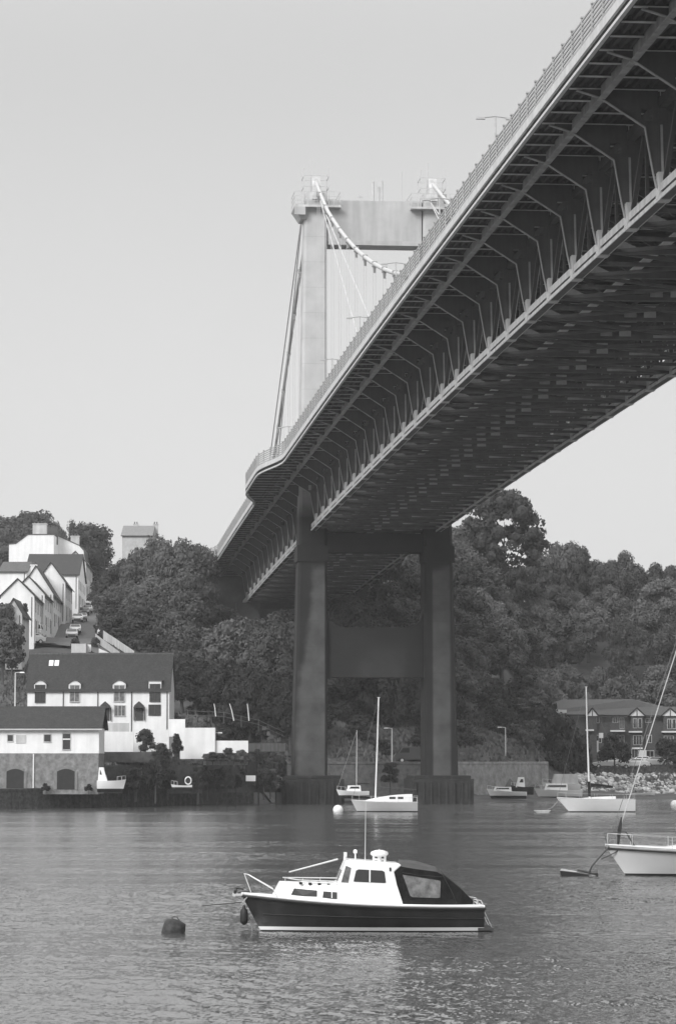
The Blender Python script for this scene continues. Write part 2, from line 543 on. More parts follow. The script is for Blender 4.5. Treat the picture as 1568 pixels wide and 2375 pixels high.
# stiffening trusses
TX = 7.4
def in_range(k): return -13 <= k <= 30
def place(o, s, sg=1):
    o.location = (0, -s, zc(s))
    slope = -(zc(s+1)-zc(s-1))/2.0       # dz/dy
    o.rotation_euler = (math.atan(slope), 0, 0)
def bay_mesh(sg):
    b = MB()
    x = sg*TX
    # V diagonals from node (y=0, z=.3) to the top chord at y=+-PNL/2
    for e in (-1, 1):
        b.beam((x, 0, .3), (x, e*PNL/2, 4.7), .24, .2, mi=0)
        b.beam((x, e*.02, 4.75-.0), (x, e*.02, 4.74), .1)
    b.beam((x, PNL/2, .25), (x, PNL/2, 4.7), .18, .18, mi=0)
    # top-node gusset plates
    b.box(x-.2, x+.2, PNL/2-.55, PNL/2+.55, 4.1, 4.62)
    return b
def gusset_mesh(sg):
    b = MB(); x = sg*TX
    b.prism([(-.45,-.30),(.45,-.30),(.45,.7),(.25,1.2),(-.25,1.2),(-.45,.7)], x-.33, x+.33, axis='x')
    b.box(x-.39, x-.33, -.06, .06, -.2, 1.15); b.box(x+.33, x+.39, -.06, .06, -.2, 1.15)
    return b
def bracket_mesh(sg):
    """tapered cantilever bracket: plate web with a lighter lower flange, one per panel point"""
    b = MB()
    poly = [(7.65, 5.48), (11.6, 5.48), (11.6, 5.32), (10.7, 5.05), (8.35, 3.55), (7.95, 1.2), (7.65, .9)]
    web = [(sg*a, c) for a, c in poly]
    # web with a square hole near the truss: built from pieces
    hx0, hx1, hz0, hz1 = 7.95, 8.55, 3.9, 4.5
    def piece(pp): b.prism([(sg*a, c) for a, c in pp], -.03, .03, mi=0)
    piece([(7.65,.9),(7.95,1.2),(8.35,3.55),(8.62,3.72),(8.62,3.9),(7.65,3.9)])
    piece([(7.65,3.9),(7.95,3.9),(7.95,4.5),(7.65,4.5)])
    piece([(8.55,3.9),(8.90,3.9),(9.84,4.5),(8.55,4.5)])
    piece([(7.65,4.5),(9.84,4.5),(10.7,5.05),(11.6,5.32),(11.6,5.48),(7.65,5.48)])
    piece([(8.62,3.72),(8.62,3.9),(8.90,3.9)])
    fl = [(11.9,5.40),(10.7,5.05),(8.35,3.55),(7.95,1.2),(7.78,.4)]
    for (a,c),(a2,c2) in zip(fl, fl[1:]):
        b.beam((sg*a,0,c),(sg*a2,0,c2),.26,.05, up=(0,0,1) if abs(a-a2)>.5 else (sg,0,0), mi=1)
    # tapered truss post behind the bracket: V-shaped plate with edge flanges and a centre stiffener
    b.prism([(sg*a, c) for a, c in [(7.2,.7),(7.64,.7),(7.64,4.6),(6.65,4.6),(6.72,3.9)]], -.03, .03, mi=0)
    b.beam((sg*7.22,0,.7),(sg*6.72,0,3.9),.24,.05, up=(sg,0,0), mi=1)
    b.beam((sg*7.45,-.08,.7),(sg*7.5,-.08,3.7),.05,.12, up=(sg,0,0), mi=1)
    return b
def frame_mesh():
    """transverse sway frame between the trusses"""
    b = MB()
    b.box(-TX+.3, TX-.3, -.18, .18, -.12, .22, 0)
    b.box(-TX+.3, TX-.3, -.14, .14, 4.55, 5.0, 0)
    b.beam((-TX+.2,0,4.6),(0,0,.2),.2,.2, mi=0)
    b.beam((TX-.2,0,4.6),(0,0,.2),.2,.2, mi=0)
    b.beam((-TX+.3,0,.2),(-TX/2,0,2.4),.14,.14, mi=0)
    b.beam((TX-.3,0,.2),(TX/2,0,2.4),.14,.14, mi=0)
    # pale centre connection plates, in pairs
    b.box(-1.25,-.45,-.24,-.18,.1,.85,1); b.box(.05,.85,-.24,-.18,.1,.85,1)
    # haunched knees to the far truss with pale plates
    for sg in (-1,1):
        b.prism([(sg*7.1,.1),(sg*5.2,.1),(sg*6.6,.75),(sg*7.1,1.2)], -.24,-.18, mi=1)
        b.prism([(sg*7.1,4.55),(sg*5.9,4.55),(sg*7.1,3.7)], -.05,.05, mi=0)
    b.box(2.4,4.6,-.23,-.18,.02,.2,1)
    return b
def lateral_mesh():
    b = MB()
    L = PNL
    for e in (-1,1):
        b.beam((e*(TX-.3),0,0),(0,L*.5,0),.16,.2,mi=0)
        b.beam((e*(TX-.3),L,0),(0,L*.5,0),.16,.2,mi=0)
    b.box(-TX+.3,TX-.3,L*.5-.12,L*.5+.12,-.1,.12,1)
    b.box(-TX+.3,TX-.3,L*.5-.1,L*.5+.1,4.6,4.95,1)
    return b
for sg in (-1, 1):
    tr = MB()
    sweep(lambda s: rect(sg*TX-.22, sg*TX+.22, zc(s)+4.62, zc(s)+5.12), b=tr)
    truss = tr.build('stiffening_truss', M['steel'], bridge)
    c = MB()
    sweep(lambda s: rect(sg*TX-.25, sg*TX+.25, zc(s)+.16, zc(s)+.58), b=c)
    c.build('bottom_chord_web', M['steel_pale'], truss)
    c = MB()
    sweep(lambda s: rect(sg*TX-.14, sg*TX+.14, zc(s)-.05, zc(s)+.16), b=c)
    sweep(lambda s: rect(sg*TX-.24, sg*TX+.24, zc(s)-.24, zc(s)-.05), b=c)
    c.build('bottom_chord_flange', M['steel'], truss)  # darker colour stands in for shade on the flange underside
    c = MB()
    for e_ in (-1, 1): sweep(lambda s: rect(sg*TX+e_*.27-.028, sg*TX+e_*.27+.028, zc(s)-.26, zc(s)-.03), b=c)
    c.build('bottom_chord_lit_edges', M['steel_pale'], truss)  # lit sides of the flange, coloured paler than its underside
    protos = [bay_mesh(sg).build('truss_web_bay', M['steel_web'], truss), gusset_mesh(sg).build('gusset_plate', M['steel_pale'], truss)]
    br = bracket_mesh(sg).build('cantilever_bracket', [M['steel'], M['steel_mid']], bridge)
    for k in range(-13, 31):
        for p_ in protos + [br]:
            o = p_ if k == -13 else p_.copy()
            if k != -13: COL.objects.link(o)
            place(o, k*PNL)
fr = frame_mesh().build('cross_frame', [M['steel'], M['steel_plate']], bridge)
la = lateral_mesh().build('lateral_bracing', [M['steel'], M['steel']], bridge)
for k in range(-13, 31):
    for p_ in (fr, la):
        o = p_ if k == -13 else p_.copy()
        if k != -13: COL.objects.link(o)
        place(o, k*PNL)
# inspection walkway hung between the trusses
wk = MB()
sweep(lambda s: rect(-4.3,-3.7, zc(s)+.24, zc(s)+.30), b=wk)
wk.build('inspection_walkway', M['steel_pale'], bridge)

# parapets
for sg in (-1, 1):
    pb = MB()
    for i in range(6):
        zz = 6.42 + i*.235
        sweep(lambda s: rect(sg*(te(s)-.04), sg*(te(s)+.02), zc(s)+zz, zc(s)+zz+.10), b=pb)
    par = pb.build('parapet', M['parapet'], bridge)
    def post(b_, s):
        z = zc(s)
        b_.box(sg*te(s)-.06, sg*te(s)+.06, -s-.05, -s+.05, z+6.3, z+7.86)
        b_.box(sg*te(s)-.08, sg*te(s)+.08, -s-.16, -s+.05, z+7.78, z+7.86)
    vis = [s for s in STN if s < 226]
    own = vis[-100:] if sg < 0 else []
    for s in own: post_b = MB(); post(post_b, s); post_b.build('parapet_post', M['parapet'], par)
    pp = MB()
    for s in STN:
        if s not in own: post(pp, s)
    tag(pp.build('parapet_posts', M['parapet'], par), kind='stuff')
    # inner vehicle barrier by the footway
    ib = MB()
    for zz in (6.7, 7.0):
        sweep(lambda s: rect(sg*(te(s)-2.7), sg*(te(s)-2.62), zc(s)+zz, zc(s)+zz+.14), b=ib)
    ib.build('vehicle_barrier', M['parapet'], bridge)

# tower
M['concrete'] = mat('tower_concrete', .46, .9, .1, .35, bump=.3, stains=.18)
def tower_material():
    """tower concrete: deck shade and algae painted dark below the deck, with paler panels"""
    m = bpy.data.materials.new('tower_concrete_shade_algae'); m.use_nodes = True
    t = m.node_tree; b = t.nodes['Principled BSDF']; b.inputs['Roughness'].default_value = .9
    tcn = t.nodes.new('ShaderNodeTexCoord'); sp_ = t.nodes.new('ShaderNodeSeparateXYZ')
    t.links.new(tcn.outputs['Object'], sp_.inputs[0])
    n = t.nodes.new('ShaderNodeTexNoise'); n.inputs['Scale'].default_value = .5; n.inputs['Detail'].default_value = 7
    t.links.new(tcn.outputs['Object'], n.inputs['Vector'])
    # z threshold: pale above deck level; deck shade painted in with algae below
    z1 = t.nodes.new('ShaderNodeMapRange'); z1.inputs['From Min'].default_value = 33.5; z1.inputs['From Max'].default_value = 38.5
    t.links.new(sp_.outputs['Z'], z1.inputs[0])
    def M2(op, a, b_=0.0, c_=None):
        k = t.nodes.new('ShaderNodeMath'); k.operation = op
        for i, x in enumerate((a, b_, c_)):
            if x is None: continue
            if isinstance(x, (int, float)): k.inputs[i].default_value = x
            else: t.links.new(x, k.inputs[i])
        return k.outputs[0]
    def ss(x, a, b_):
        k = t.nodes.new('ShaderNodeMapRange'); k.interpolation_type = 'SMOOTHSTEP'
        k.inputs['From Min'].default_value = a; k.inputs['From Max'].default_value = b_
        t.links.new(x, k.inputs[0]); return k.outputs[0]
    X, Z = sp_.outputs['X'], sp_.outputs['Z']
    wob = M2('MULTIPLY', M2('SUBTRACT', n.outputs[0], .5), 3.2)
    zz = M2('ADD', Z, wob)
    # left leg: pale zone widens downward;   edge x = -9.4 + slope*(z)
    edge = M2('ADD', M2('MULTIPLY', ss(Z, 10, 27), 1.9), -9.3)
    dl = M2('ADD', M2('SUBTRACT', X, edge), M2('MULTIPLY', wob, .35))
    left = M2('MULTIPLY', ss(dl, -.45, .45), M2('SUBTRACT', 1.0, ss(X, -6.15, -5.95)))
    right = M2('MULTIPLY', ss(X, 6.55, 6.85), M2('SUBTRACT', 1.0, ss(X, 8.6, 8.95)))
    strut_pale = M2('MULTIPLY', M2('MULTIPLY', ss(M2('ADD', X, M2('MULTIPLY', Z, -.35)), -8.2, -6.2), M2('SUBTRACT', 1.0, ss(X, 3.2, 4.0))), M2('SUBTRACT', 1.0, ss(zz, 17.0, 19.2)))
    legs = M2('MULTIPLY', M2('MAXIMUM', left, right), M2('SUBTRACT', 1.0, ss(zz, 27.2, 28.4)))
    pale = M2('MAXIMUM', M2('MULTIPLY', legs, 1.0), M2('MULTIPLY', strut_pale, .28))  # paler panels on both legs and a paler patch on the strut
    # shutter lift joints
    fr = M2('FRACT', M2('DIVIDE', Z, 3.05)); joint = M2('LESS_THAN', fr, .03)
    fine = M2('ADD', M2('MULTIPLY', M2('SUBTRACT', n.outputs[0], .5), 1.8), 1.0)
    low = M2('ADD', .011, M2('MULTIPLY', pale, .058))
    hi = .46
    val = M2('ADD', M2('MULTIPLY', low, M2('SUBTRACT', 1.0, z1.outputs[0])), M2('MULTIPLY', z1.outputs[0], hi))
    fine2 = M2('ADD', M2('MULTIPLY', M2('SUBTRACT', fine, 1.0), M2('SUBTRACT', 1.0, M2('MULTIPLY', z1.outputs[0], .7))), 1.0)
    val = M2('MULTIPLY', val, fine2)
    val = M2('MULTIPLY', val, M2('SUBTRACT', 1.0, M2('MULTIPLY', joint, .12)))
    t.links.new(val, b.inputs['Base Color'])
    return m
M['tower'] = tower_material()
M['tower_panel'] = mat('pale_panel_concrete', .27, .9, .12, .6, stains=.25)
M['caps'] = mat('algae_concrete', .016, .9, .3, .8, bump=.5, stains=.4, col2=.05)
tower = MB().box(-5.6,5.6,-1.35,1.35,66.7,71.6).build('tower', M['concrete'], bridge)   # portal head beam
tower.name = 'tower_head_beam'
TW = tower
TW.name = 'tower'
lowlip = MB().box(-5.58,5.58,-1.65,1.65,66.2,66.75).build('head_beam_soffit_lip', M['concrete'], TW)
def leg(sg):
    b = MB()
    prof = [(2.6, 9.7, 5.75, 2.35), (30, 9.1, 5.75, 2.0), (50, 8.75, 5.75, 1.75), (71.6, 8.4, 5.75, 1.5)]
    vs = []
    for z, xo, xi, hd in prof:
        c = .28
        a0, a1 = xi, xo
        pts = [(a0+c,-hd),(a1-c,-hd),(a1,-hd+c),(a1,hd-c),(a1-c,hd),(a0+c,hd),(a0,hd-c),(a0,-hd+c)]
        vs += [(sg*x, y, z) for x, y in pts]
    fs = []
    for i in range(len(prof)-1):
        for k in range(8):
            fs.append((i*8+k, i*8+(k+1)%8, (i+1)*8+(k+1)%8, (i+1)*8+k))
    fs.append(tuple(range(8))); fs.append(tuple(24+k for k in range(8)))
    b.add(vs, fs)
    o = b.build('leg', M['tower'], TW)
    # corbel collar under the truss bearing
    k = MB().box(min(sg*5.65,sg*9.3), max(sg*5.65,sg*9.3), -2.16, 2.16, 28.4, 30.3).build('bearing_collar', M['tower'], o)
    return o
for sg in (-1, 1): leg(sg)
pm = MB()
pm.prism([(-5.8,14.8),(5.8,14.8),(5.8,23.0),(5.45,21.6),(4.8,20.9),(4.0,20.7),(-4.0,20.7),(-4.8,20.9),(-5.45,21.6),(-5.8,23.0)], -1.3, 1.3)
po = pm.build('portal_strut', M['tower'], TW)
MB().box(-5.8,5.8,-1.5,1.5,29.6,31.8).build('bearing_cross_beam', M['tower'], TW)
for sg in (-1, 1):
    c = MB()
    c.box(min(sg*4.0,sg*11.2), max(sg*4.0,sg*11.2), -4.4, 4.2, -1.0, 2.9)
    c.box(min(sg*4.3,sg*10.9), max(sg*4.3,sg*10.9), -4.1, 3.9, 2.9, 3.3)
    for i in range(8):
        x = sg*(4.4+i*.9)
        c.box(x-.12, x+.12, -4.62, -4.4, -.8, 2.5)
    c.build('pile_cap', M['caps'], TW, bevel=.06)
    # working platform with rails and the cable saddle
    p = MB()
    p.box(min(sg*4.2,sg*9.7), max(sg*4.2,sg*9.7), -2.5, 2.5, 70.55, 70.8)
    po = p.build('saddle_platform', M['steel_pale'], TW)
    r = MB()
    x0, x1 = sorted((sg*4.25, sg*9.65))
    for z in (71.3, 71.85, 72.4):
        for y in (-2.45, 2.45): r.beam((x0,y,z),(x1,y,z),.05)
        for x in (x0, x1): r.beam((x,-2.45,z),(x,2.45,z),.05)
    for i in range(8):
        x = x0+(x1-x0)*i/7
        for y in (-2.45,2.45): r.beam((x,y,70.8),(x,y,72.4),.06)
    r.build('guard_rail', M['wire'], po)
    d = MB(); d.box(min(sg*8.4,sg*9.7), max(sg*8.4,sg*9.7), -2.5, -2.2, 69.6, 70.55); d.frust(min(sg*8.2,sg*8.9), max(sg*8.2,sg*8.9), -1.6,1.6,69.2, min(sg*8.2,sg*9.7), max(sg*8.2,sg*9.7), -2.2,2.2,70.55)
    d.build('platform_bracket', M['concrete'], po)
    sa = MB()
    sa.prism([(-2.0,71.6),(2.0,71.6),(1.5,73.3),(.5,74.6),(-.5,74.6),(-1.5,73.3)], sg*7.0-.5, sg*7.0+.5, axis='x')
    sa.box(sg*7.0-1.3, sg*7.0+1.3, -1.4, 1.4, 71.6, 72.5)
    so = sa.build('cable_saddle', M['steel_pale'], TW)
    fm = MB()
    x0, x1 = sg*7.0-1.5, sg*7.0+1.5
    for x in (x0, x1):
        for y in (-1.5, 1.5): fm.beam((x,y,70.8),(x,y,75.4),.09)
    for z in (73.2, 74.5):
        for y in (-1.5,1.5): fm.beam((x0,y,z),(x1,y,z),.07)
        for x in (x0,x1): fm.beam((x,-1.5,z),(x,1.5,z),.07)
    fm.beam((x0+.9,-1.5,74.5),(x0+.9,-1.5,76.3),.09)
    fm.build('access_frame', M['wire'], so)
an = MB()
for x, h in ((-1.6,1.0),(-.1,2.6),(.55,2.0),(.95,2.7),(3.4,3.9)):
    r_ = .22 if 1.5 < h < 3 else .05
    an.tube([(x,0,71.6),(x,0,71.6+h)], r_*.8, 6)
an.box(-1.9,-1.2,-.1,.1,72.3,72.5)
an.build('aerial_masts', M['wire'], TW)

# main cables
SAG0 = 40.9
def cz_main(s):
    if s >= 0: return SAG0 + (74.2-SAG0)*((167.5-s)/167.5)**2
    return interp(s, [(-126,34.0),(-85,37.0),(-55,48.0),(-28,60.5),(0,74.2)])
for sg in (-1, 1):
    cx = lambda s: sg*7.35 + sg*.0
    pts = [B(s, sg*(7.0+.4*min(1,abs(s)/20)), cz_main(s)) for s in [-90+3*i for i in range(30)]+[0]+[4*i for i in range(1,84)]]
    cb = MB().tube(pts, .21, 8, caps=True).build('main_cable', M['cable'], bridge, smooth=True)
    for k in list(range(1, 39)) + [-1,-2,-3,-4,-5,-6,-7,-8]:
        s = k*PNL
        zt = cz_main(s); zb = zc(s)+5.2
        if zt - zb < 1.2: continue
        h = MB()
        for dx in (-.12,.12):
            h.beam(B(s, sg*TX+dx, zb), B(s, sg*TX+dx, zt), .045)
        h.box(sg*TX-.24, sg*TX+.24, -s-.2, -s+.2, zt-.28, zt+.24, 1)
        h.frust(sg*TX-.1, sg*TX+.1, -s-.12, -s+.12, zt-.85, sg*TX-.14, sg*TX+.14, -s-.3, -s+.3, zt-.3, 1)
        h.build('hanger', [M['wire'], M['clamp']], bridge)
    for s in (70, 86, -56, -80):
        zt = 71.4
        h = MB(); h.tube([B(2 if s > 0 else -2, sg*(6.6 if s > 0 else 8.3), zt), B(s, sg*(TX+(.0 if s>0 else .6)), zc(s)+5.2)], .075, 6)
        h.build('stay_cable', M['wire'], bridge)
# abutment and anchorage at the far end
ab = MB()
ab.box(-12.0, 12.0, 118, 134, 12, 34.0)
ab.box(-9.2,-5.6, 108.5, 112, 10, 29.4); ab.box(5.6,9.2,108.5,112,10,29.4)
ab.box(-12.2,12.2,110.2,112,26.0,28.5)
tag(ab.build('abutment', mat('abutment_concrete', .05, .9, .3, .4, col2=.11), bridge))

# twin-arm street lamps on the deck
def deck_lamp(s, label):
    root = empty('street_lamp', bridge.matrix_basis @ Vector(B(s, -TX-.35, zc(s)+6.2)) if False else (Matrix.Translation(T) @ Matrix.Rotation(ANG,4,'Z')) @ Vector(B(s, -TX-.35, zc(s)+6.24)), ANG, label, 'street lamp', 'twin-arm lamps along the bridge deck')
    MB().tube([(0,0,0),(0,0,2.5),(0,0,9.9)], [.12,.09,.06], 8).build('pole', M['parapet'], root, smooth=True)
    MB().tube([(-1.0,0,9.82),(0,0,9.95),(1.0,0,9.82)], .045, 6).build('arm', M['parapet'], root)
    for sg in (-1,1):
        MB().frust(sg*1.05-.32,sg*1.05+.32,-.12,.12,9.72,sg*1.05-.28,sg*1.05+.28,-.09,.09,9.86).build('lamp_head', M['parapet'], root)
for s, lb in ((146.5,'twin-arm lamp nearest the viewer, above the parapet in the open sky at upper right'),
              (117,'twin-arm lamp on the deck in front of the right-hand end of the tower head'),
              (87.5,'twin-arm lamp seen between tower legs, just under the right end of the head beam'),
              (57,'small twin-arm lamp beside the hangers, second one right of the left tower leg'),
              (28.5,'tiny twin-arm lamp next to the left tower leg on its right side'),
              (-29,'tiny twin-arm lamp on the deck left of the left tower leg')):
    deck_lamp(s, lb)
# ================================================================ vegetation
def leafmat(name, lo, hi):
    m = bpy.data.materials.new(name); m.use_nodes = True
    t = m.node_tree; b = t.nodes['Principled BSDF']
    b.inputs['Roughness'].default_value = .75
    b.inputs['Specular IOR Level'].default_value = .25
    g = t.nodes.new('ShaderNodeNewGeometry')
    oi = t.nodes.new('ShaderNodeObjectInfo')
    n = t.nodes.new('ShaderNodeTexNoise'); n.inputs['Scale'].default_value = .9; n.inputs['Detail'].default_value = 3
    tcn = t.nodes.new('ShaderNodeTexCoord'); t.links.new(tcn.outputs['Object'], n.inputs['Vector'])
    a = t.nodes.new('ShaderNodeMath'); a.operation = 'MULTIPLY_ADD'
    t.links.new(g.outputs['Random Per Island'], a.inputs[0]); a.inputs[1].default_value = .45
    t.links.new(n.outputs[0], a.inputs[2])
    c = t.nodes.new('ShaderNodeMath'); c.operation = 'MULTIPLY_ADD'
    t.links.new(oi.outputs['Random'], c.inputs[0]); c.inputs[1].default_value = .8
    t.links.new(a.outputs[0], c.inputs[2])
    mr_ = t.nodes.new('ShaderNodeMapRange')
    mr_.inputs['From Min'].default_value = .35; mr_.inputs['From Max'].default_value = 1.6
    mr_.inputs['To Min'].default_value = lo; mr_.inputs['To Max'].default_value = hi
    t.links.new(c.outputs[0], mr_.inputs[0])
    t.links.new(mr_.outputs[0], b.inputs['Base Color'])
    return m
M['leaf'] = leafmat('broadleaf_foliage', .022, .095)
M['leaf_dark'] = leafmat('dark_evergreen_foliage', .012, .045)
M['leaf_pale'] = leafmat('pale_foliage', .04, .13)

def crown_mesh(rng, R=4.0, H=8.0, z0=2.0, nlobe=26, leaves=3200, ls=.34, shape='round', core=True):
    b = MB()
    lobes = []
    for i in range(nlobe):
        while True:
            x, y, z = rng.uniform(-1,1), rng.uniform(-1,1), rng.uniform(-1,1)
            if x*x+y*y+z*z < 1: break
        if shape == 'round':
            zz = z0+H/2+z*H/2*.86
            wd = R*.80*sqrt(max(.08, 1-((zz-(z0+H*.42))/(H*.62))**2))
        elif shape == 'dome':
            z = rng.uniform(-.95, .95); zz = z0+H/2+z*H/2*.9
            wd = R*.8*min(1, sqrt(max(.05, 1-((zz-z0)/(H*1.02))**2)))*1.05
        elif shape == 'pine':
            zz = z0+H*(.05+.95*rng.random()**.7)
            k_ = (zz-z0)/H
            wd = R*.98*sqrt(max(.05, 1-max(0,(k_-.35)/.68)**2))*(.8+.2*min(1,k_/.3))
            q_ = sqrt(x*x+y*y)+1e-6
            x, y = x/q_*(.35+.65*q_), y/q_*(.35+.65*q_)
        lobes.append((Vector((x*wd, y*wd, zz)), rng.uniform(.18,.34)*R*(.62 if shape=='pine' else 1)))
    if core:
        for c, r in lobes:
            if rng.random() < (.75 if shape != 'pine' else .35):
                n0 = len(b.v)
                b.lathe([(r*.05,-r*.6),(r*.5,-r*.4),(r*.62,0),(r*.5,r*.4),(r*.05,r*.6)], 7, c, 0)
    tot = sum(r*r for _, r in lobes)
    for c, r in lobes:
        n = int(leaves*r*r/tot)
        for _ in range(n):
            a = rng.uniform(0, 2*pi); u = rng.uniform(-.75, 1)
            q = sqrt(1-u*u)
            d = Vector((q*cos(a), q*sin(a), u*(.34 if shape == 'pine' else .85)))
            rr = r*rng.uniform(.72, 1.12)
            p = c + d*rr
            nn = (d + Vector((rng.gauss(0,.45), rng.gauss(0,.45), rng.gauss(0,.45)+.25))).normalized()
            t1 = nn.orthogonal().normalized(); t2 = nn.cross(t1)
            th = rng.uniform(0, pi); t1, t2 = t1*cos(th)+t2*sin(th), t2*cos(th)-t1*sin(th)
            s1 = ls*rng.uniform(.6,1.3); s2 = s1*rng.uniform(.45,.8)
            b.add([p-t1*s1, p-t2*s2+t1*s1*.2, p+t1*s1, p+t2*s2-t1*s1*.1], [(0,1,2,3)])
    return b
def trunk_mesh(rng, H=9.0, R=4.0, r0=.28, z_split=2.5, n=6):
    b = MB()
    top = Vector((rng.uniform(-.4,.4), rng.uniform(-.4,.4), H*.8))
    b.tube([(0,0,-1.2),(0,0,.2),(top.x*.3,top.y*.3,z_split),(top.x*.7,top.y*.7,H*.5),top], [r0*1.6,r0,r0*.8,r0*.5,r0*.12], 7)
    for i in range(n):
        a = 2*pi*i/n+rng.uniform(-.4,.4)
        z = z_split+(H*.45)*i/n
        e = Vector((cos(a)*R*.62, sin(a)*R*.62, z+H*rng.uniform(.14,.3)))
        st = Vector((top.x*.5,top.y*.5,z))
        b.tube([st, (st+e)/2+Vector((0,0,.3)), e], [r0*.45, r0*.3, r0*.08], 5)
    return b
def raw_mesh(mb, name, m):
    o = mb.build(name, m); me = o.data
    bpy.data.objects.remove(o)
    return me
rng = random.Random(7)
CR, TR = {}, {}
for kind, n, args in (('tree', 7, dict(R=4.2,H=8.4,z0=1.5,leaves=8500,nlobe=46,ls=.19)),
                      ('dome', 2, dict(R=4.2,H=9.0,z0=.6,shape='dome',leaves=9000,nlobe=60,ls=.17)),
                      ('pine', 2, dict(R=6.0,H=11.0,z0=1.5,shape='pine',leaves=17000,nlobe=230,ls=.2,core=True)),
                      ('bush', 3, dict(R=1.15,H=1.85,z0=.0,leaves=2600,nlobe=34,ls=.085,shape='dome')),):
    CR[kind] = [crown_mesh(rng, **args) for _ in range(n)]
    H = {'tree':10,'dome':9.6,'pine':12.5,'bush':1.8}[kind]
    TR[kind] = [raw_mesh(trunk_mesh(rng, H, args['R'], r0={'bush':.05}.get(kind,.28), z_split={'bush':.3,'pine':4.2}.get(kind,2.2)), 'trunk', M['bark']) for _ in range(n)]
CRM = {}
for kind in CR:
    for mk in ('leaf','leaf_dark','leaf_pale'):
        for i, mb in enumerate(CR[kind]):
            CRM[kind, mk, i] = None
def crown_data(kind, mk, i):
    if CRM[kind, mk, i] is None:
        CRM[kind, mk, i] = raw_mesh(CR[kind][i], 'crown', M[mk])
    return CRM[kind, mk, i]
NAMES = {'tree':('broadleaf_tree','tree'),'dome':('dome_tree','tree'),'pine':('pine_tree','tree'),'bush':('bush','bush')}
HT = {'tree':10.2,'dome':9.8,'pine':12.8,'bush':1.95}
WD = {'tree':4.2,'dome':4.2,'pine':6.0,'bush':1.1}
ntree = 0
def plant(kind, X, Y, h, rad, label, group=None, mk='leaf', z=None):
    global ntree
    ntree += 1
    nm, cat = NAMES[kind]
    i = rng.randrange(len(CR[kind]))
    z = ground(X, Y) if z is None else z
    root = empty(nm, (X, Y, z-.1), rng.uniform(0, 2*pi), label, cat, group)
    sx = rad/WD[kind]; sz = h/HT[kind]
    for nm2, me in (('crown', crown_data(kind, mk, i)), ('trunk', TR[kind][i])):
        o = bpy.data.objects.new(nm2, me); COL.objects.link(o); o.parent = root
        o.scale = (sx, sx*rng.uniform(.9,1.1), sz)
    return root
def plant_q(kind, qx, qtop, Y, rad, label, group=None, mk='leaf', qbase=None):
    p = at(qx, qtop, Y)
    z = ground(p.x, Y) if qbase is None else at(qx, qbase, Y).z
    return plant(kind, p.x, Y, p.z-z+.1, rad, label, group, mk, z=z)

# distinct trees
plant_q('pine', 1165, 1138, 492, 7.6, 'broad dark pine with gaps in its crown, highest on the right skyline beside the bridge', mk='leaf_dark')
plant_q('dome', 178, 1207, 600, 3.4, 'narrow pointed dark evergreen standing left of the big rounded one, above the white houses', mk='leaf_dark')
plant_q('dome', 210, 1216, 575, 7.4, 'big rounded dark evergreen on the skyline right of the white houses', mk='leaf_dark')
for qx, qt, Y, r, lb in ((30,1178,640,7.5,'leftmost broad tree on the skyline behind the big white house'),
                        (-25,1190,640,7,'tree cut by the left picture edge behind the white houses'),
                        (78,1172,650,7,'tallest leafy tree behind the big white house, left of its chimney'),
                        (112,1196,655,5,'small leafy tree behind the chimney of the big white house'),
                        (135,1218,650,4,'short leafy tree between the chimneys and the dark evergreens'),
                        (2,1215,600,6,'dark tree beside the left wall of the big white house')):
    plant_q('tree', qx, qt, Y, r, lb, 'trees behind the white houses')
RWB = 'shaded woodland tree on the slope under the bridge deck'
# skyline of the left wood
LW = 'dense leafy woodland tree on the hillside between the steep street and the bridge'
for qx, qt, Y, r in ((262,1322,470,4.2),(300,1278,462,5),(335,1248,455,5),(372,1236,458,5),(405,1240,450,5),(440,1236,452,5),(468,1250,500,4),
                     (285,1340,440,4.5)):
    plant_q('tree', qx, qt, Y, r, LW, 'trees of the wood left of the bridge')
# low fringe of the left wood, behind the garden fence
for i in range(9):
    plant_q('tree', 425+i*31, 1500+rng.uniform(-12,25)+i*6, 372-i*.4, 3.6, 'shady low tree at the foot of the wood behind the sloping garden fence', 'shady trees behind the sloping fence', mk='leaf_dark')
# right hillside
RW = 'leafy woodland tree on the hillside right of the bridge'
sky_r = [(1055,1212),(1085,1192),(1110,1196),(1262,1262),(1290,1252),(1318,1250),(1345,1262),(1375,1296),(1405,1286),(1440,1274),(1470,1290),(1495,1322),(1525,1302),(1560,1294),(1600,1290)]
def sk(qx): return interp(qx, [(1040,1215),(1110,1195),(1170,1215),(1250,1262),(1318,1256),(1375,1300),(1440,1280),(1495,1318),(1568,1295),(1640,1290)])
for qx, qt in sky_r:
    plant_q('tree', qx, qt, 520+rng.uniform(-6,6), rng.uniform(3.4,4.6), RW, 'trees of the wood right of the bridge', mk='leaf' )
UB = 'shaded woodland tree on the slope under the bridge deck'
def skyq(qx):
    return interp(qx, [(240,1345),(262,1322),(300,1278),(335,1250),(372,1238),(455,1240),(470,1290),(482,1345),(540,1415),(600,1425),(690,1400),(760,1330),(850,1235),(900,1215),(1040,1215),(1110,1195),(1170,1215),(1250,1262),(1318,1256),(1375,1300),(1440,1280),(1495,1318),(1568,1295),(1700,1290)])
YY = 366.0; row = 0
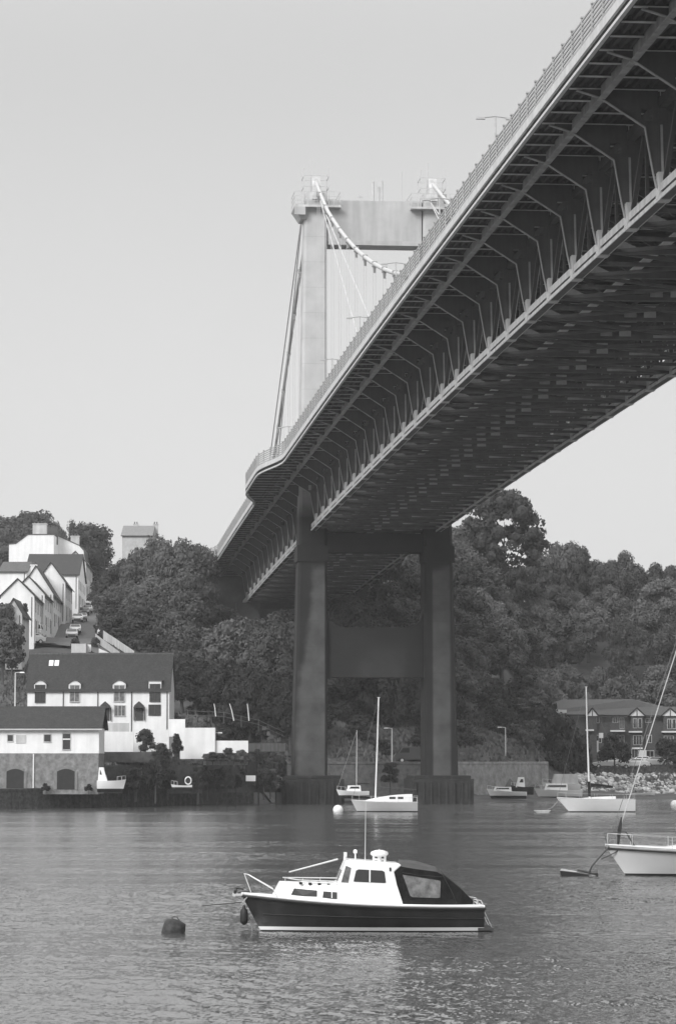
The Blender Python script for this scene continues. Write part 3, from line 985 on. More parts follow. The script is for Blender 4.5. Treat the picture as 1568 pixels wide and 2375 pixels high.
while YY < 512:
    XX = -30.0 + (row % 2)*3.4
    while XX < 66:
        x = XX + rng.uniform(-1.6,1.6); y = YY + rng.uniform(-2,2)
        XX += 6.9 if y < 470 else 7.6
        e = y - shoreY(x)
        qx = 784 + x*6880/y
        if qx > 1640 or qx < 268: continue
        rad = rng.uniform(3.8,5.2)
        lim = 258 + (y < 425)*interp(y, [(385,75),(425,15)])       # the steep street stays open
        if qx - rad*6880/y < lim: continue
        if x < -14 and y < 384: continue
        if -14 <= x < 4 and e < 24: continue
        if 4 <= x < 25 and y < bankY(x)+11: continue
        if x >= 20 and y < 447 and x > interp(y, [(400,22),(420,23.5),(455,25)]): continue
        lx = (x-T.x)*.9951+(y-T.y)*.0987; ly = -(x-T.x)*.0987+(y-T.y)*.9951
        if abs(lx) < 14.5 and 112 < ly < 138: continue
        g = ground(x, y); h = rng.uniform(8.5,12.5)
        if abs(lx) < 16 and ly < 110:
            h = min(h, zc(-ly)-1.0-g)
        zs = at(qx, skyq(qx)+rng.uniform(0,22), y).z - g
        h = min(h, zs)
        if h < 3.5: continue
        if h < 6: rad *= .7
        if x < -9: lb, gr = LW, 'trees of the wood left of the bridge'
        elif x < 14: lb, gr = UB, 'trees of the wood under the bridge'
        else: lb, gr = RW, 'trees of the wood right of the bridge'
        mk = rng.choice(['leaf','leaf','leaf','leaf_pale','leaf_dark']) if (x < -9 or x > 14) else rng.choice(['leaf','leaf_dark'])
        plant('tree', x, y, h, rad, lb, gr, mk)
    YY += 8.0 if YY < 470 else 11; row += 1
for i in range(7):
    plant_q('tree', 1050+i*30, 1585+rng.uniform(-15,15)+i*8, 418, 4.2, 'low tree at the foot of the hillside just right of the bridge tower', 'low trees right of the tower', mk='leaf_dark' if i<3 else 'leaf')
for qx, qt, qb, Y, r, lb in ((1258,1632,1822,404,4.2,'tall dark bush on the shore left of the block of flats'),
                          (1222,1680,1826,402,3.2,'dark shore bush left of the tallest one, behind the cabin boat'),
                          (1305,1655,1826,403,4.0,'dark shore bush just left of the right sailboat mast'),
                          (1340,1700,1826,404,2.6,'dark bush directly behind the right sailboat mast'),
                          (1200,1735,1826,400,2.4,'lowest leftmost shore bush beside the lamp post'),
                          (1285,1740,1828,399,2.6,'low bush at the front of the shore thicket above the moored cruiser')):
    plant_q('bush', qx, qt, Y, r, lb, 'shore bushes', mk='leaf_dark', qbase=qb)
for qx, qt, qb, Y, r, lb in ((1424,1698,1764,414,2.3,'small round dark tree in front of the flats, behind the parked white cars'),
                          (1548,1712,1768,414,2.6,'wide dark bush in front of the flats at the right picture edge')):
    plant_q('bush', qx, qt, Y, r, lb, 'clipped trees by the flats', mk='leaf_dark', qbase=qb)
# left foreground greenery
for qx, qt, qb, Y, r, lb in ((338,1690,1740,327,1.35,'large round bush in front of the white garden wall below the cottages'),
                          (375,1722,1780,325,1.3,'dark bush right of and below the large round garden bush'),
                          (412,1700,1745,327,.75,'upright bush against the left end of the stepped white wall'),
                          (362,1760,1822,323,1.5,'dark bush on the quay below the garden terraces'),
                          (318,1778,1826,322,1.3,'low bush on the quay just right of the white cabin boat'),
                          (460,1770,1828,334,1.9,'wide dark bush on the quay behind the small white dinghy'),
                          (505,1766,1826,338,1.6,'dark quay bush right of the dinghy, below the white block'),
                          (548,1752,1826,341,1.6,'bush behind the small white noticeboard'),
                          (600,1750,1826,345,1.7,'bush right of the noticeboard, left of the bridge pier'),
                          (640,1745,1822,348,1.6,'bush touching the left side of the left bridge pier'),
                          (575,1722,1760,349,1.5,'shrub on the upper terrace in line with the noticeboard'),
                          (625,1715,1760,352,1.5,'shrub on the upper terrace beside the left tower leg'),
                          (108,1816,1832,314.2,.55,'low weeds at the foot of the boathouse between its two doors'),
                          (206,1818,1832,314.2,.5,'low weeds at the foot of the boathouse right of the second door'),
                          (905,1768,1812,366,1.3,'dark bush draped on the stone wall between the two bridge piers')):
    plant_q('bush', qx, qt, Y, r, lb, 'bushes along the quay and gardens', mk='leaf_dark' if qt > 1740 or qx < 420 else 'leaf', qbase=qb)
for qx, qt, qb, Y, r, lb in ((12,1398,1500,392,2.4,'leafy bush at the left picture edge in front of the nearest street house'),
                          (-18,1405,1520,385,3.0,'big bush cut off by the left picture edge'),
                          (30,1440,1530,380,2.2,'bush below the pale gable at far left'),
                          (8,1480,1545,372,2.4,'lowest bush at far left beside the lower road'),
                          (58,1398,1425,398,.7,'small shrub showing against the white wall of the nearest street house'),
                          (222,1478,1500,404,.9,'hedge at the foot of the steep street above the stepped walls'),
                          (176,1480,1500,400,.8,'hedge left of the stepped walls by the road junction')):
    plant_q('bush', qx, qt, Y, r, lb, 'greenery by the steep street', mk='leaf', qbase=qb)

for i, (qx, qt, Y, r) in enumerate(((272,1425,428,3.2),(290,1452,416,3),(312,1462,408,3),(335,1468,404,3.2),(358,1462,402,3),(382,1455,402,3.2),(262,1390,440,3.0),(405,1470,398,3),(258,1345,462,3.2),(300,1400,430,4),(340,1420,425,4))):
    plant_q('bush', qx, qt, Y, r, 'dark undergrowth at the edge of the wood above the cottage roof', 'undergrowth above the cottages', mk='leaf_dark')
for i in range(26):
    x = rng.uniform(13.5, 29); y = bankY(x)+rng.uniform(3.5, 30)
    plant('bush', x, y, rng.uniform(2.0,4.2), rng.uniform(1.6,2.8), 'scrub bush on the bank above the pale stone wall', 'scrub above the pale stone wall', mk=rng.choice(['leaf','leaf_dark']))
for i in range(16):
    x = rng.uniform(-8, 12); y = bankY(x)+rng.uniform(6, 26)
    plant('bush', x, y, rng.uniform(1.5,3.0), rng.uniform(1.4,2.4), 'scrub bush on the slope between the tower legs', 'scrub between the tower legs', mk='leaf_dark')
for i in range(14):
    x = rng.uniform(-24, -11); y = shoreY(x)+rng.uniform(13, 34)
    if y < 352 and x < -18: continue
    plant('bush', x, y, rng.uniform(1.2,2.6), rng.uniform(1.2,2.0), 'scrub bush on the slope between the sloping fence and the left pier', 'scrub below the sloping fence', mk=rng.choice(['leaf','leaf_dark']))
for i in range(22):
    q_ = 300+i*16.5+rng.uniform(-8,8)
    if 560 < q_ < 604 or 395 < q_ < 452: continue
    q_ = q_; Y_ = interp(q_, [(236,323.5),(470,330),(665,349)])-rng.uniform(.6,1.6)
    p_ = at(q_, 1800, Y_)
    plant('bush', p_.x, Y_, rng.uniform(1.0,2.6), rng.uniform(.9,1.5), 'dark shrub at the foot of the quay retaining wall', 'shrubs along the quay retaining wall', mk=rng.choice(['leaf','leaf_dark','leaf_dark']), z=2.05)
for i in range(12):
    q_ = 480+i*15+rng.uniform(-6,6); Y_ = 329.0 if q_ < 590 else 331+ (q_-590)*.2
    p_ = at(q_, 1762+rng.uniform(-6,6), Y_)
    plant('bush', p_.x, Y_, rng.uniform(.7,1.3), rng.uniform(.6,1.0), 'small shrub in front of the low grey terrace walls', 'shrubs by the grey terrace walls', mk=rng.choice(['leaf','leaf_pale']), z=p_.z)
for i in range(14):
    q_ = 850+i*8.5; Y_ = rng.uniform(452, 474); p_ = at(q_, 1345, Y_)
    plant('bush', p_.x, Y_, rng.uniform(2.5,4), rng.uniform(2,3), 'dense undergrowth on the upper slope under the far end of the deck', 'undergrowth under the far end of the deck', mk='leaf_dark')
def tufts():
    """rough grass and low weeds over the banks, terraces and verges"""
    rg = random.Random(21); b = MB()
    zones = [(-34,-9,320,372,5200),(-9,28,366,420,6500),(-58,-22,345,450,6000),(28,66,404,440,3000),(-34,-12,312,352,1800)]
    for x0,x1,y0,y1,n in zones:
        for _ in range(n):
            x, y = rg.uniform(x0,x1), rg.uniform(y0,y1)
            e = y-shoreY(x)
            if e < (5.5 if x < -9 else 0) or (x >= -9 and y < bankY(x)+.8): continue
            if x < -31 and y > 398 and x > -49: continue
            z = ground(x, y)
            for k in range(3):
                a = rg.uniform(0, pi); h = rg.uniform(.18,.6); w_ = rg.uniform(.12,.35)
                dx, dy_ = cos(a)*w_, sin(a)*w_; ox, oy = rg.uniform(-.3,.3), rg.uniform(-.3,.3)
                b.add([(x+ox-dx,y+oy-dy_,z-.05),(x+ox+dx,y+oy+dy_,z-.05),(x+ox+dx*.7,y+oy+dy_*.7+.1,z+h),(x+ox-dx*.5,y+oy-dy_*.5+.1,z+h*.8)], [(0,1,2,3)])
    o = b.build('rough_grass', leafmat('rough_grass', .03, .14))
    tag(o, kind='stuff')
tufts()
# ================================================================ buildings
def window(parent, P, ux, n, w_, h_, frame=True, nm='window', gm=None, bars=1, fm=None):
    """P lower-left corner on the wall (parent coords), ux along wall, n outward"""
    P, ux, n = Vector(P), Vector(ux).normalized(), Vector(n).normalized()
    up = Vector((0,0,1)); b = MB(); t = .09
    def bar(a0, a1, z0, z1, d0=-.04, d1=.05):
        vs = [P+ux*a+n*d+up*z for a, d, z in ((a0,d0,z0),(a1,d0,z0),(a1,d1,z0),(a0,d1,z0),(a0,d0,z1),(a1,d0,z1),(a1,d1,z1),(a0,d1,z1))]
        b.add(vs, [(3,2,1,0),(4,5,6,7),(0,1,5,4),(1,2,6,5),(2,3,7,6),(3,0,4,7)])
    bar(-t,0,-t,h_+t); bar(w_,w_+t,-t,h_+t); bar(0,w_,-t,0,d1=.09); bar(0,w_,h_,h_+t)
    for i in range(bars): 
        x = w_*(i+1)/(bars+1); bar(x-.03,x+.03,0,h_)
    f = b.build(nm, fm or M['white2'], parent)
    b = MB(); bar2 = [P+ux*a+n*.02+up*z for a, z in ((0,0),(w_,0),(w_,h_),(0,h_))]
    b.add(bar2+[v-n*.05 for v in bar2], [(0,1,2,3),(7,6,5,4),(0,4,5,1),(1,5,6,2),(2,6,7,3),(3,7,4,0)])
    b.build('pane', gm or M['glass'], f)
    return f
def gable_house(root, X0, X1, D, h, rise, wall_m, roof_m, axis='x', over=.25, th=.18, low=0.0):
    """local box X0..X1, y 0..D, walls height h, ridge along axis, walls made from one solid with gables"""
    b = MB()
    if axis == 'x':
        prof = [(0,-low),(D,-low),(D,h),(D/2,h+rise),(0,h)]
        b.prism(prof, X0, X1, axis='x')
    else:
        m_ = (X0+X1)/2
        prof = [(X0,-low),(X1,-low),(X1,h),(m_,h+rise),(X0,h)]
        b.prism(prof, 0, D, axis='y')
    wl = b.build('wall', wall_m, root)
    r = MB()
    if axis == 'x':
        k = rise/(D/2)
        for y0, y1 in ((-over, D/2), (D+over, D/2)):
            z0 = h-over*k+.03
            r.prism([(y0,z0),(y1,h+rise+.03),(y1,h+rise+.03+th),(y0,z0+th)], X0-over, X1+over, axis='x')
    else:
        k = rise/((X1-X0)/2); m_ = (X0+X1)/2
        for x0, x1 in ((X0-over, m_), (X1+over, m_)):
            z0 = h-over*k+.03
            r.prism([(x0,z0),(x1,h+rise+.03),(x1,h+rise+.03+th),(x0,z0+th)], -over, D+over, axis='y')
    rf = r.build('roof', roof_m, root)
    g_ = MB()
    if axis == 'x': g_.tube([(X0-over,-over-.06,h-over*k+.05),(X1+over,-over-.06,h-over*k+.05)], .07, 6)
    else: g_.tube([(X1+over+.06,-over,h-over*k+.05),(X1+over+.06,D+over,h-over*k+.05)], .07, 6)
    g_.build('gutter', M['metal_dark'], rf)
    return wl, rf
def chimney(root, x, y, z, w_=.9, d=.7, h=1.6, pots=2, m=None):
    b = MB().box(x-w_/2,x+w_/2,y-d/2,y+d/2,z-1.5,z+h).box(x-w_/2-.08,x+w_/2+.08,y-d/2-.08,y+d/2+.08,z+h-.02,z+h+.14)
    c = b.build('chimney', m or M['white2'], root)
    for i in range(pots):
        px = x+(i-(pots-1)/2)*w_/max(1,pots)
        MB().tube([(px,y,z+h+.1),(px,y,z+h+.55)], [.13,.1], 7).build('chimney_pot', M['slate2'], c)

# --- boathouse on the quay
SC = 21.9
p = at(229, 1830, 315)
bh = empty('boathouse', (p.x, 315, 2.0), 0, 'long quayside boathouse, white above rough stone, with two dark boat doors, at lower left', 'building')
W = 20.0
MB().box(-W,0,.0,7.5,-.5,3.8).build('stone_base', mat('rubble_stone', .10, .9, .4, 1.6, bump=.8, col2=.30), bh)
MB().box(-W-.02,.03,-.03,7.53,3.8,6.45).build('upper_wall', M['white'], bh)
r = MB()
for y0, y1 in ((-.45,3.75),(7.95,3.75)): r.prism([(y0,6.28),(y1,8.65),(y1,8.83),(y0,6.46)], -W-.3, .42, axis='x')
r.prism([(0,6.4),(7.5,6.4),(3.75,8.6)], -W, 0.0, axis='x')
rf = r.build('roof', M['slate'], bh)
MB().tube([(-W-.3,-.5,6.3),(.42,-.5,6.3)], .09, 6).build('gutter', M['wire'], rf)
def hx(q): return (q-784)*315/6875-p.x
def hz(q): return at(0,q,315).z-2.0
for qx0,qx1,qz0,qz1,bars in ((24,36,1719,1705,0),(108,123,1720,1704,0),(151,168,1738,1702,0)):
    window(bh, (hx(qx0),-.035,hz(qz0)), (1,0,0), (0,-1,0), hx(qx1)-hx(qx0), hz(qz1)-hz(qz0), bars=bars)
MB().box(hx(151),hx(168),-.14,-.08,hz(1716),hz(1713)).build('transom', M['white'], bh)
MB().box(hx(43),hx(66),-.09,-.03,hz(1724),hz(1705)).build('wall_panel', M['white2'], bh)
MB().tube([(hx(84),-.12,.1),(hx(84),-.12,3.75)], .07, 6).build('drainpipe', M['white'], bh)
for qx0, qx1 in ((22,62),(138,179)):
    a, c = hx(qx0), hx(qx1); top = hz(1785); n = 8
    arch = [(a,0.02),(c,0.02)]+[(c+(a-c)*i/n, top-.2+.28*sin(pi*i/n)) for i in range(n+1)]
    d = MB(); d.prism(arch, -.06, .2)
    dd = d.build('boat_door', mat('door_black', .018, .6, .3, 2.0), bh)
    s_ = MB()
    for i in range(n):
        x0, x1 = c+(a-c)*i/n, c+(a-c)*(i+1)/n
        z0, z1 = top-.2+.28*sin(pi*i/n), top-.2+.28*sin(pi*(i+1)/n)
        s_.prism([(x1,z1),(x0,z0),(x0,z0+.32),(x1,z1+.32)], -.10, .1)
    for x0, x1 in ((a-.3,a),(c,c+.3)): s_.box(x0,x1,-.09,.1,0,top-.2)
    s_.build('stone_surround', mat('dressed_stone', .2, .9, .2, 2.0), dd)

# --- row of white cottages
YC = 335; pc = at(393, 1690, YC)
ct = empty('cottage_row', (pc.x, YC, 8.0), radians(-1.5), 'long white cottage row with dark slate roof and two pointed porches, behind the boathouse', 'house')
def cx_(q): return (q-393)*YC/6875
def cz_(q): return at(0,q,YC).z-8.0
Lc = -cx_(65); hE = cz_(1600); rise = 4.0
gable_house(ct, -Lc, 0, 7.0, hE, rise, M['white'], M['slate'], over=.2, low=2.5)
for q0, q1, qb, qt, arch in ((83,106,1628,1590,1),(163,186,1627,1590,1),(265,290,1626,1590,1),(348,372,1626,1588,0)):
    a, c = cx_(q0), cx_(q1); zb, zt = cz_(qb), cz_(qt)
    d = MB(); n = 6
    if arch: pr = [(a-.12,hE-.1),(c+.12,hE-.1)]+[(c+.12+(a-c-.24)*i/n, zt+.15+.42*sin(pi*i/n)) for i in range(n+1)]
    else: pr = [(a-.12,hE-.1),(c+.12,hE-.1),(c+.12,zt+.4),(a-.12,zt+.4)]
    d.prism(pr, -.05, 2.4)
    dm = d.build('dormer', M['white'], ct)
    dr = MB()
    if arch:
        for i in range(n):
            x0 = c+.2+(a-c-.4)*i/n; x1 = c+.2+(a-c-.4)*(i+1)/n
            z0 = zt+.17+.42*sin(pi*i/n); z1 = zt+.17+.42*sin(pi*(i+1)/n)
            dr.prism([(x1,z1),(x0,z0),(x0,z0+.1),(x1,z1+.1)], -.2, 2.4)
    else: dr.prism([(a-.25,zt+.42),(c+.25,zt+.42),(c+.25,zt+.52),(a-.25,zt+.52)], -.2, 2.4)
    dr.build('dormer_roof', M['slate2'], dm)
    window(ct, (a+.06,-.06,zb), (1,0,0), (0,-1,0), c-a-.12, zt-zb, bars=1, fm=M['wood'] if q0 in (83,348) else None, gm=M['glass'] if q0 in (83,348) else M['greyglass'])
window(ct, (cx_(267),-.02,cz_(1660)), (1,0,0), (0,-1,0), cx_(291)-cx_(267), cz_(1637)-cz_(1660), bars=2, gm=M['greyglass'])
window(ct, (cx_(347),-.02,cz_(1658)), (1,0,0), (0,-1,0), cx_(372)-cx_(347), cz_(1636)-cz_(1658), bars=1, fm=M['wood'])
for qm in (246, 324):
    x = cx_(qm)
    dd = MB().box(x-.42,x+.42,-.12,.1,cz_(1671),cz_(1640)).build('door', M['wood'], ct)
    MB().prism([(x-.62,cz_(1642)),(x+.62,cz_(1642)),(x+.5,cz_(1636)),(x,cz_(1627)),(x-.5,cz_(1636))], -.75, -.02).build('porch_hood', M['wood'], dd)
    for xa in (x-.62, x+.54): MB().box(xa,xa+.08,-.3,-.02,cz_(1671),cz_(1642)).build('porch_post', M['wood'], dd)
for qm in (148, 228, 306, 388):
    MB().tube([(cx_(qm),-.1,cz_(1700)),(cx_(qm),-.1,hE-.15)], .05, 6).build('drainpipe', M['metal_dark'], ct)
for q0 in (108, 121):
    a = cx_(q0); k = rise/3.5
    y = 2.55; z = hE+rise-.98*1.0+.24 if False else hE+k*y+.24
    g = MB(); g.add([(a,y-.3,z-.3*k),(a+.5,y-.3,z-.3*k),(a+.5,y+.25,z+.25*k),(a,y+.25,z+.25*k),(a,y-.3,z-.3*k-.08),(a+.5,y-.3,z-.3*k-.08),(a+.5,y+.25,z+.25*k-.08),(a,y+.25,z+.25*k-.08)],[(0,1,2,3),(7,6,5,4),(0,4,5,1),(1,5,6,2),(2,6,7,3),(3,7,4,0)])
    g.build('skylight', M['white'], ct)
MB().box(-Lc-.2,.2,3.42,3.58,hE+rise+.1,hE+rise+.3).build('ridge_tiles', M['slate2'], ct)
# low white extension wall at the right end
e = at(392,1690,334)

# --- flats on the right
YF = 432
def fq(qx, qy, Y=YF): return at(qx, qy, Y)
f0 = fq(1232,1775); f1 = fq(1600,1775)
fl = empty('block_of_flats', (f0.x, YF, 4.2), radians(-3), 'brick block of flats with tiled roof, white gablets and balconies, below the right wood', 'building')
def fx(q): return (q-1232)*YF/6875
def fz(q): return at(0,q,YF).z-4.2
WF = fx(1640)
brick = mat('brown_brick', .06, .9, .3, 6, bump=.2, col2=.12)
MB().box(fx(1300),WF,0,10,-1,fz(1660)).box(0,fx(1300),1.2,10,-1,fz(1652)).build('wall', brick, fl)
r = MB(); ez = fz(1661); rz = fz(1621)
a0, a1, m0, m1 = -.5, WF+.5, 1.5, WF-6
r.add([(a0,-.6,ez+.3),(a1,-.6,ez),(a1,10.6,ez),(a0,10.6,ez+.3),(m0+3,5,rz),(fx(1470),5,rz+.05),(fx(1520),5,rz-1.0),(a1,5,rz-1.2)],
      [(0,1,7,6),(0,6,5,4),(2,3,4,5),(2,5,6,7),(3,0,4),(1,2,7),(0,3,2,1)])
r.build('roof', mat('brown_roof_tiles', .075, .9, .2, 5, bump=.3), fl)
r = MB(); r.box(-.5,WF+.5,-.68,-.6,ez-.2,ez+.05); r.build('fascia_board', M['wood'], fl)
MB().box(0,fx(1314),.5,.58,fz(1654),fz(1646)).build('pale_fascia', M['white2'], fl)
for qc, w_, in ((1372,12),(1474,17),(1550,18)):
    x = fx(qc); hw = w_*YF/6875
    g = MB(); g.prism([(x-hw,fz(1661)),(x+hw,fz(1661)),(x,fz(1645))], -1.1, 2.2)
    go = g.build('gablet', M['white'], fl)
    g = MB()
    for s_ in (-1,1): g.prism([(x+s_*(hw+.35),fz(1664)),(x,fz(1643)),(x,fz(1643)+.15),(x+s_*(hw+.35),fz(1664)+.15)], -1.35, 2.4)
    g.box(x-.06,x+.06,-1.16,-1.1,fz(1661),fz(1648))
    g.build('gablet_trim', M['wood'], go)
    MB().box(x-hw+.15,x+hw-.15,-.9,0,-1,fz(1662)).build('bay_wall', brick, go)
def balcony(q0, q1, qz):
    x0, x1, z = fx(q0), fx(q1), fz(qz)
    b_ = MB().box(x0,x1,-1.6,0,z-.22,z).build('balcony', M['white'], fl)
    rr = MB()
    for i in range(int((x1-x0)/.22)+1):
        rr.box(x0+i*.22-.015,x0+i*.22+.015,-1.58,-1.54,z,z+1.0)
    rr.box(x0,x1,-1.6,-1.52,z+1.0,z+1.06)
    rr.build('balcony_rail', M['metal_dark'], b_)
for a in ((1413,1446,1694),(1455,1485,1696),(1530,1575,1696),(1462,1486,1734),(1356,1375,1692)): balcony(*a)
for qx0, qx1, qb, qt, br in ((1383,1387,1676,1662,0),(1420,1430,1676,1662,1),(1436,1444,1690,1666,1),(1466,1473,1688,1668,1),(1478,1484,1688,1668,0),
                             (1494,1506,1675,1667,1),(1544,1552,1690,1669,1),(1556,1562,1690,1669,0),(1418,1444,1726,1706,2),(1466,1484,1727,1707,2),(1497,1507,1722,1706,1),
                             (1536,1556,1726,1708,2),(1382,1392,1722,1706,1),(1462,1480,1757,1738,2),(1496,1512,1757,1742,1),(1386,1400,1757,1742,1),(1420,1440,1757,1740,2),
                             (1246,1262,1690,1668,1),(1268,1284,1690,1668,1)):
    yy = -.9 if (1460 < qx0 < 1488 or 1534 < qx0 < 1565) else (1.2 if qx0 < 1300 else 0)
    window(fl, (fx(qx0),yy-.01,fz(qb)), (1,0,0), (0,-1,0), fx(qx1)-fx(qx0), fz(qt)-fz(qb), bars=br)
for q0,q1,qb,qt in ((1374,1386,1745,1718),(1373,1377,1760,1702),(1387,1397,1712,1700)):
    MB().box(fx(q0),fx(q1),-.12,-.01,fz(qb),fz(qt)).build('white_panel', M['white'], fl)
MB().box(fx(1476),fx(1494),-2.2,-.95,-.3,fz(1740)).build('entrance_lobby', M['white'], fl)
sc = MB()
for (a,bq,c,d) in ((1245,1690,1280,1664),(1245,1664,1285,1661),(1245,1690,1272,1690)):
    sc.beam((fx(a),.9,fz(bq)),(fx(c),.9,fz(d)),.14)
sc.build('fire_stair', M['white2'], fl)

# --- hill street houses
def hill_house(name, qL, qR, Y, D, q_base, q_eave, q_apex, wall_m, roof_m, label, axis='y', yaw=0.0, low=3, ch=None, wins=True, group='houses on the steep street'):
    a = at(qR, q_base, Y); b_ = at(qL, q_base, Y)
    Wd = a.x-b_.x; h = at(qR,q_eave,Y).z-a.z; 
    rise = at(qR,q_apex,Y if axis=='y' else Y+D/2).z-at(qR,q_eave,Y).z
    root = empty(name, (a.x, Y, a.z), yaw, label, 'house', group)
    gable_house(root, -Wd, 0, D, h, rise, wall_m, roof_m, axis=axis, low=low)
    if ch:
        for cxq, cq in ch:
            pp = at(cxq, cq, Y+ (1 if axis=='y' else D/2))
            chimney(root, pp.x-a.x, 1.2 if axis=='y' else D/2, pp.z-a.z-1.0, h=1.0, m=wall_m)
    MB().tube([(-.35,-.08,-.5),(-.35,-.08,h-.1)], .05, 6).build('drainpipe', M['metal_dark'], root)
    if wins:
        nf = max(1, int(D/4.2)); 
        for i in range(nf):
            y = (i+.5)*D/nf
            for z in (h*.14, h*.60):
                window(root, (.01,y-.5,z), (0,1,0), (1,0,0), 1.0, h*.24, bars=1)
            if i % 2 == 0:
                MB().box(-.02,.05,y+1.1,y+2.0,-.2,h*.36).build('door', M['wood'], root)
    return root, a, Wd, h
yaw = radians(2.0)
h1 = hill_house('street_house', 2, 80, 406, 15.8, 1468, 1383, 1344, M['white'], M['slate'], 'nearest white street house at far left, plain gable end above the bushes', axis='y', yaw=yaw)
h1b = hill_house('street_house', 28, 104, 422, 15.8, 1457, 1379, 1338, M['white'], M['slate'], 'second white street house, between the nearest one and the gable with a chimney', axis='y', yaw=yaw)
h2 = hill_house('street_house', 42, 124, 438, 19.8, 1447, 1378, 1314, M['white'], M['slate'], 'third street house, a tall plain white gable with a chimney at its peak', axis='y', yaw=yaw, ch=[(80,1312)])
h3 = hill_house('street_house', 84, 152, 458, 19.8, 1434, 1352, 1306, M['white'], M['slate'], 'fourth street house, only part of its white gable showing above the roof in front', axis='y', yaw=yaw)
h4 = hill_house('street_house', 60, 182, 495, 24, 1405, 1334, 1288, M['white'], M['slate'], 'wide street house with broad dark roof below the big white house', axis='x', yaw=yaw)
h5 = hill_house('street_house', 150, 200, 525, 24, 1388, 1305, 1280, M['white2'], M['slate2'], 'upper street house with bay windows at the top end of the terrace', axis='y', yaw=yaw)
h6 = hill_house('street_house', 0, 62, 480, 14, 1400, 1327, 1306, M['white'], M['slate2'], 'small white house with pale slate roof at far left below the big white house', axis='x', yaw=0)
h7 = hill_house('street_house', 10, 52, 392, 9, 1500, 1425, 1390, M['white2'], M['slate'], 'grey gabled outbuilding at far left behind the bushes', axis='y', yaw=0, wins=False)
h8 = hill_house('street_house', 200, 222, 600, 12, 1372, 1345, 1325, M['white2'], M['slate2'], 'small pale house at the top of the steep street next to the wood', axis='y', yaw=0, wins=False)
# the big white house: a long gable with a clipped top, and its twin beside it
def clipped(qpts, Y, D, label, rest=None):
    P = [at(x, y, Y) for x, y in qpts]
    x1 = max(q.x for q in P); zb = min(q.z for q in P)
    root = empty('gabled_house', (x1, Y, zb), 0, label, 'house', 'houses on the steep street')
    MB().prism([(q.x-x1, q.z-zb) for q in P]+[(P[-1].x-x1,-4),(P[0].x-x1,-4)], 0, D).build('wall', M['white'], root)
    r = MB()
    for a, b_ in zip(P, P[1:]):
        r.prism([(a.x-x1,a.z-zb+.02),(b_.x-x1,b_.z-zb+.02),(b_.x-x1,b_.z-zb+.2),(a.x-x1,a.z-zb+.2)], -.1, D+.1)
    r.build('roof', M['slate2'], root)
    return root, x1, zb
g1, x1, zb = clipped([(22,1315),(22,1263),(38,1262),(66,1241),(126,1241),(126,1330)][1:5]+[], 552, 16, 'big white house at the top left, blank clipped gable facing the river')
chimney(g1, at(92,1240,553).x-x1, 2.5, at(92,1240,553).z-zb, w_=2.6, d=1.6, h=2.0, pots=4, m=M['white2'])
chimney(g1, at(118,1242,553).x-x1, 6, at(118,1240,553).z-zb, w_=1.8, d=1.2, h=1.6, pots=4, m=M['slate2'])
g2, x2, zb2 = clipped([(131,1242),(184,1266),(195,1278),(197,1300)], 560, 20, 'white house joined right of the big one, its blank gable sloping down to the right')
chimney(g2, at(172,1250,562).x-x2, 5, at(172,1252,562).z-zb2, w_=1.6, d=1.2, h=.8, pots=3, m=M['white2'])
MB().box(at(124,0,559).x-x2, at(131,0,559).x-x2, -1.0, .5, -1, at(0,1243,560).z-zb2).build('dark_drain_recess', M['slate2'], g2)
vh = hill_house('hilltop_villa', 284, 352, 560, 12, 1290, 1243, 1222, mat('villa_stucco_hazed',.42,.9,.2,.8), mat('villa_slate_hazed',.2,.8,.3,4), 'grey hilltop villa with two chimneys, roof just showing above the wood', axis='x', ch=[(316,1217),(362,1217)], group='houses on the hilltop')  # wall and roof colours paled to imitate distant haze

# --- walls, terraces, fences on the left
def wall_obj(name, q0, q1, qt, qb, Y, m, label, Y2=None, th=.3, cat='wall', qt2=None, qb2=None):
    a, b_ = at(q0, qb, Y), at(q1, qb2 or qb, Y2 or Y)
    za, zb_ = at(q0, qt, Y).z, at(q1, qt2 or qt, Y2 or Y).z
    o = MB().add([(a.x,a.y,a.z-.4),(b_.x,b_.y,b_.z-.4),(b_.x,b_.y+th,b_.z-.4),(a.x,a.y+th,a.z-.4),(a.x,a.y,za),(b_.x,b_.y,zb_),(b_.x,b_.y+th,zb_),(a.x,a.y+th,za)],
                 [(3,2,1,0),(4,5,6,7),(0,1,5,4),(1,2,6,5),(2,3,7,6),(3,0,4,7)]).build(name, m)
    tag(o, label, cat)
    return o
wall_obj('garden_wall', 226, 310, 1697, 1740, 328.5, M['white'], 'white rendered wall between the boathouse and the large round bush')
wall_obj('garden_wall', 310, 392, 1692, 1712, 331, M['white'], 'white garden wall directly below the right half of the cottages')
wall_obj('garden_wall', 234, 300, 1677, 1697, 331, M['white2'], 'low grey garden wall under the first pointed porch')
wall_obj('terrace_wall', 392, 430, 1668, 1700, 333, M['white'], 'short white wall joined to the right corner of the cottages')
wall_obj('terrace_wall', 418, 499, 1688, 1752, 330, M['white'], 'tall blank white wall block right of the cottages, stepping down to the right', th=2.0)
wall_obj('terrace_wall', 499, 576, 1718, 1738, 330.4, M['white'], 'long low white wall running right from the tall white block')
wall_obj('terrace_wall', 576, 662, 1724, 1735, 332, M['grey_render'], 'patchy grey wall continuing to the bridge pier', Y2=346)
wall_obj('terrace_wall', 472, 575, 1748, 1766, 329.6, M['grey_render'], 'lowest grey wall below the dark strip, behind the quay shrubs')
wall_obj('stone_wall', 234, 400, 1744, 1760, 325, mat('old_stone', .07,.9,.3,1.5,bump=.6,col2=.15), 'dark rough stone terrace wall just right of the boathouse')
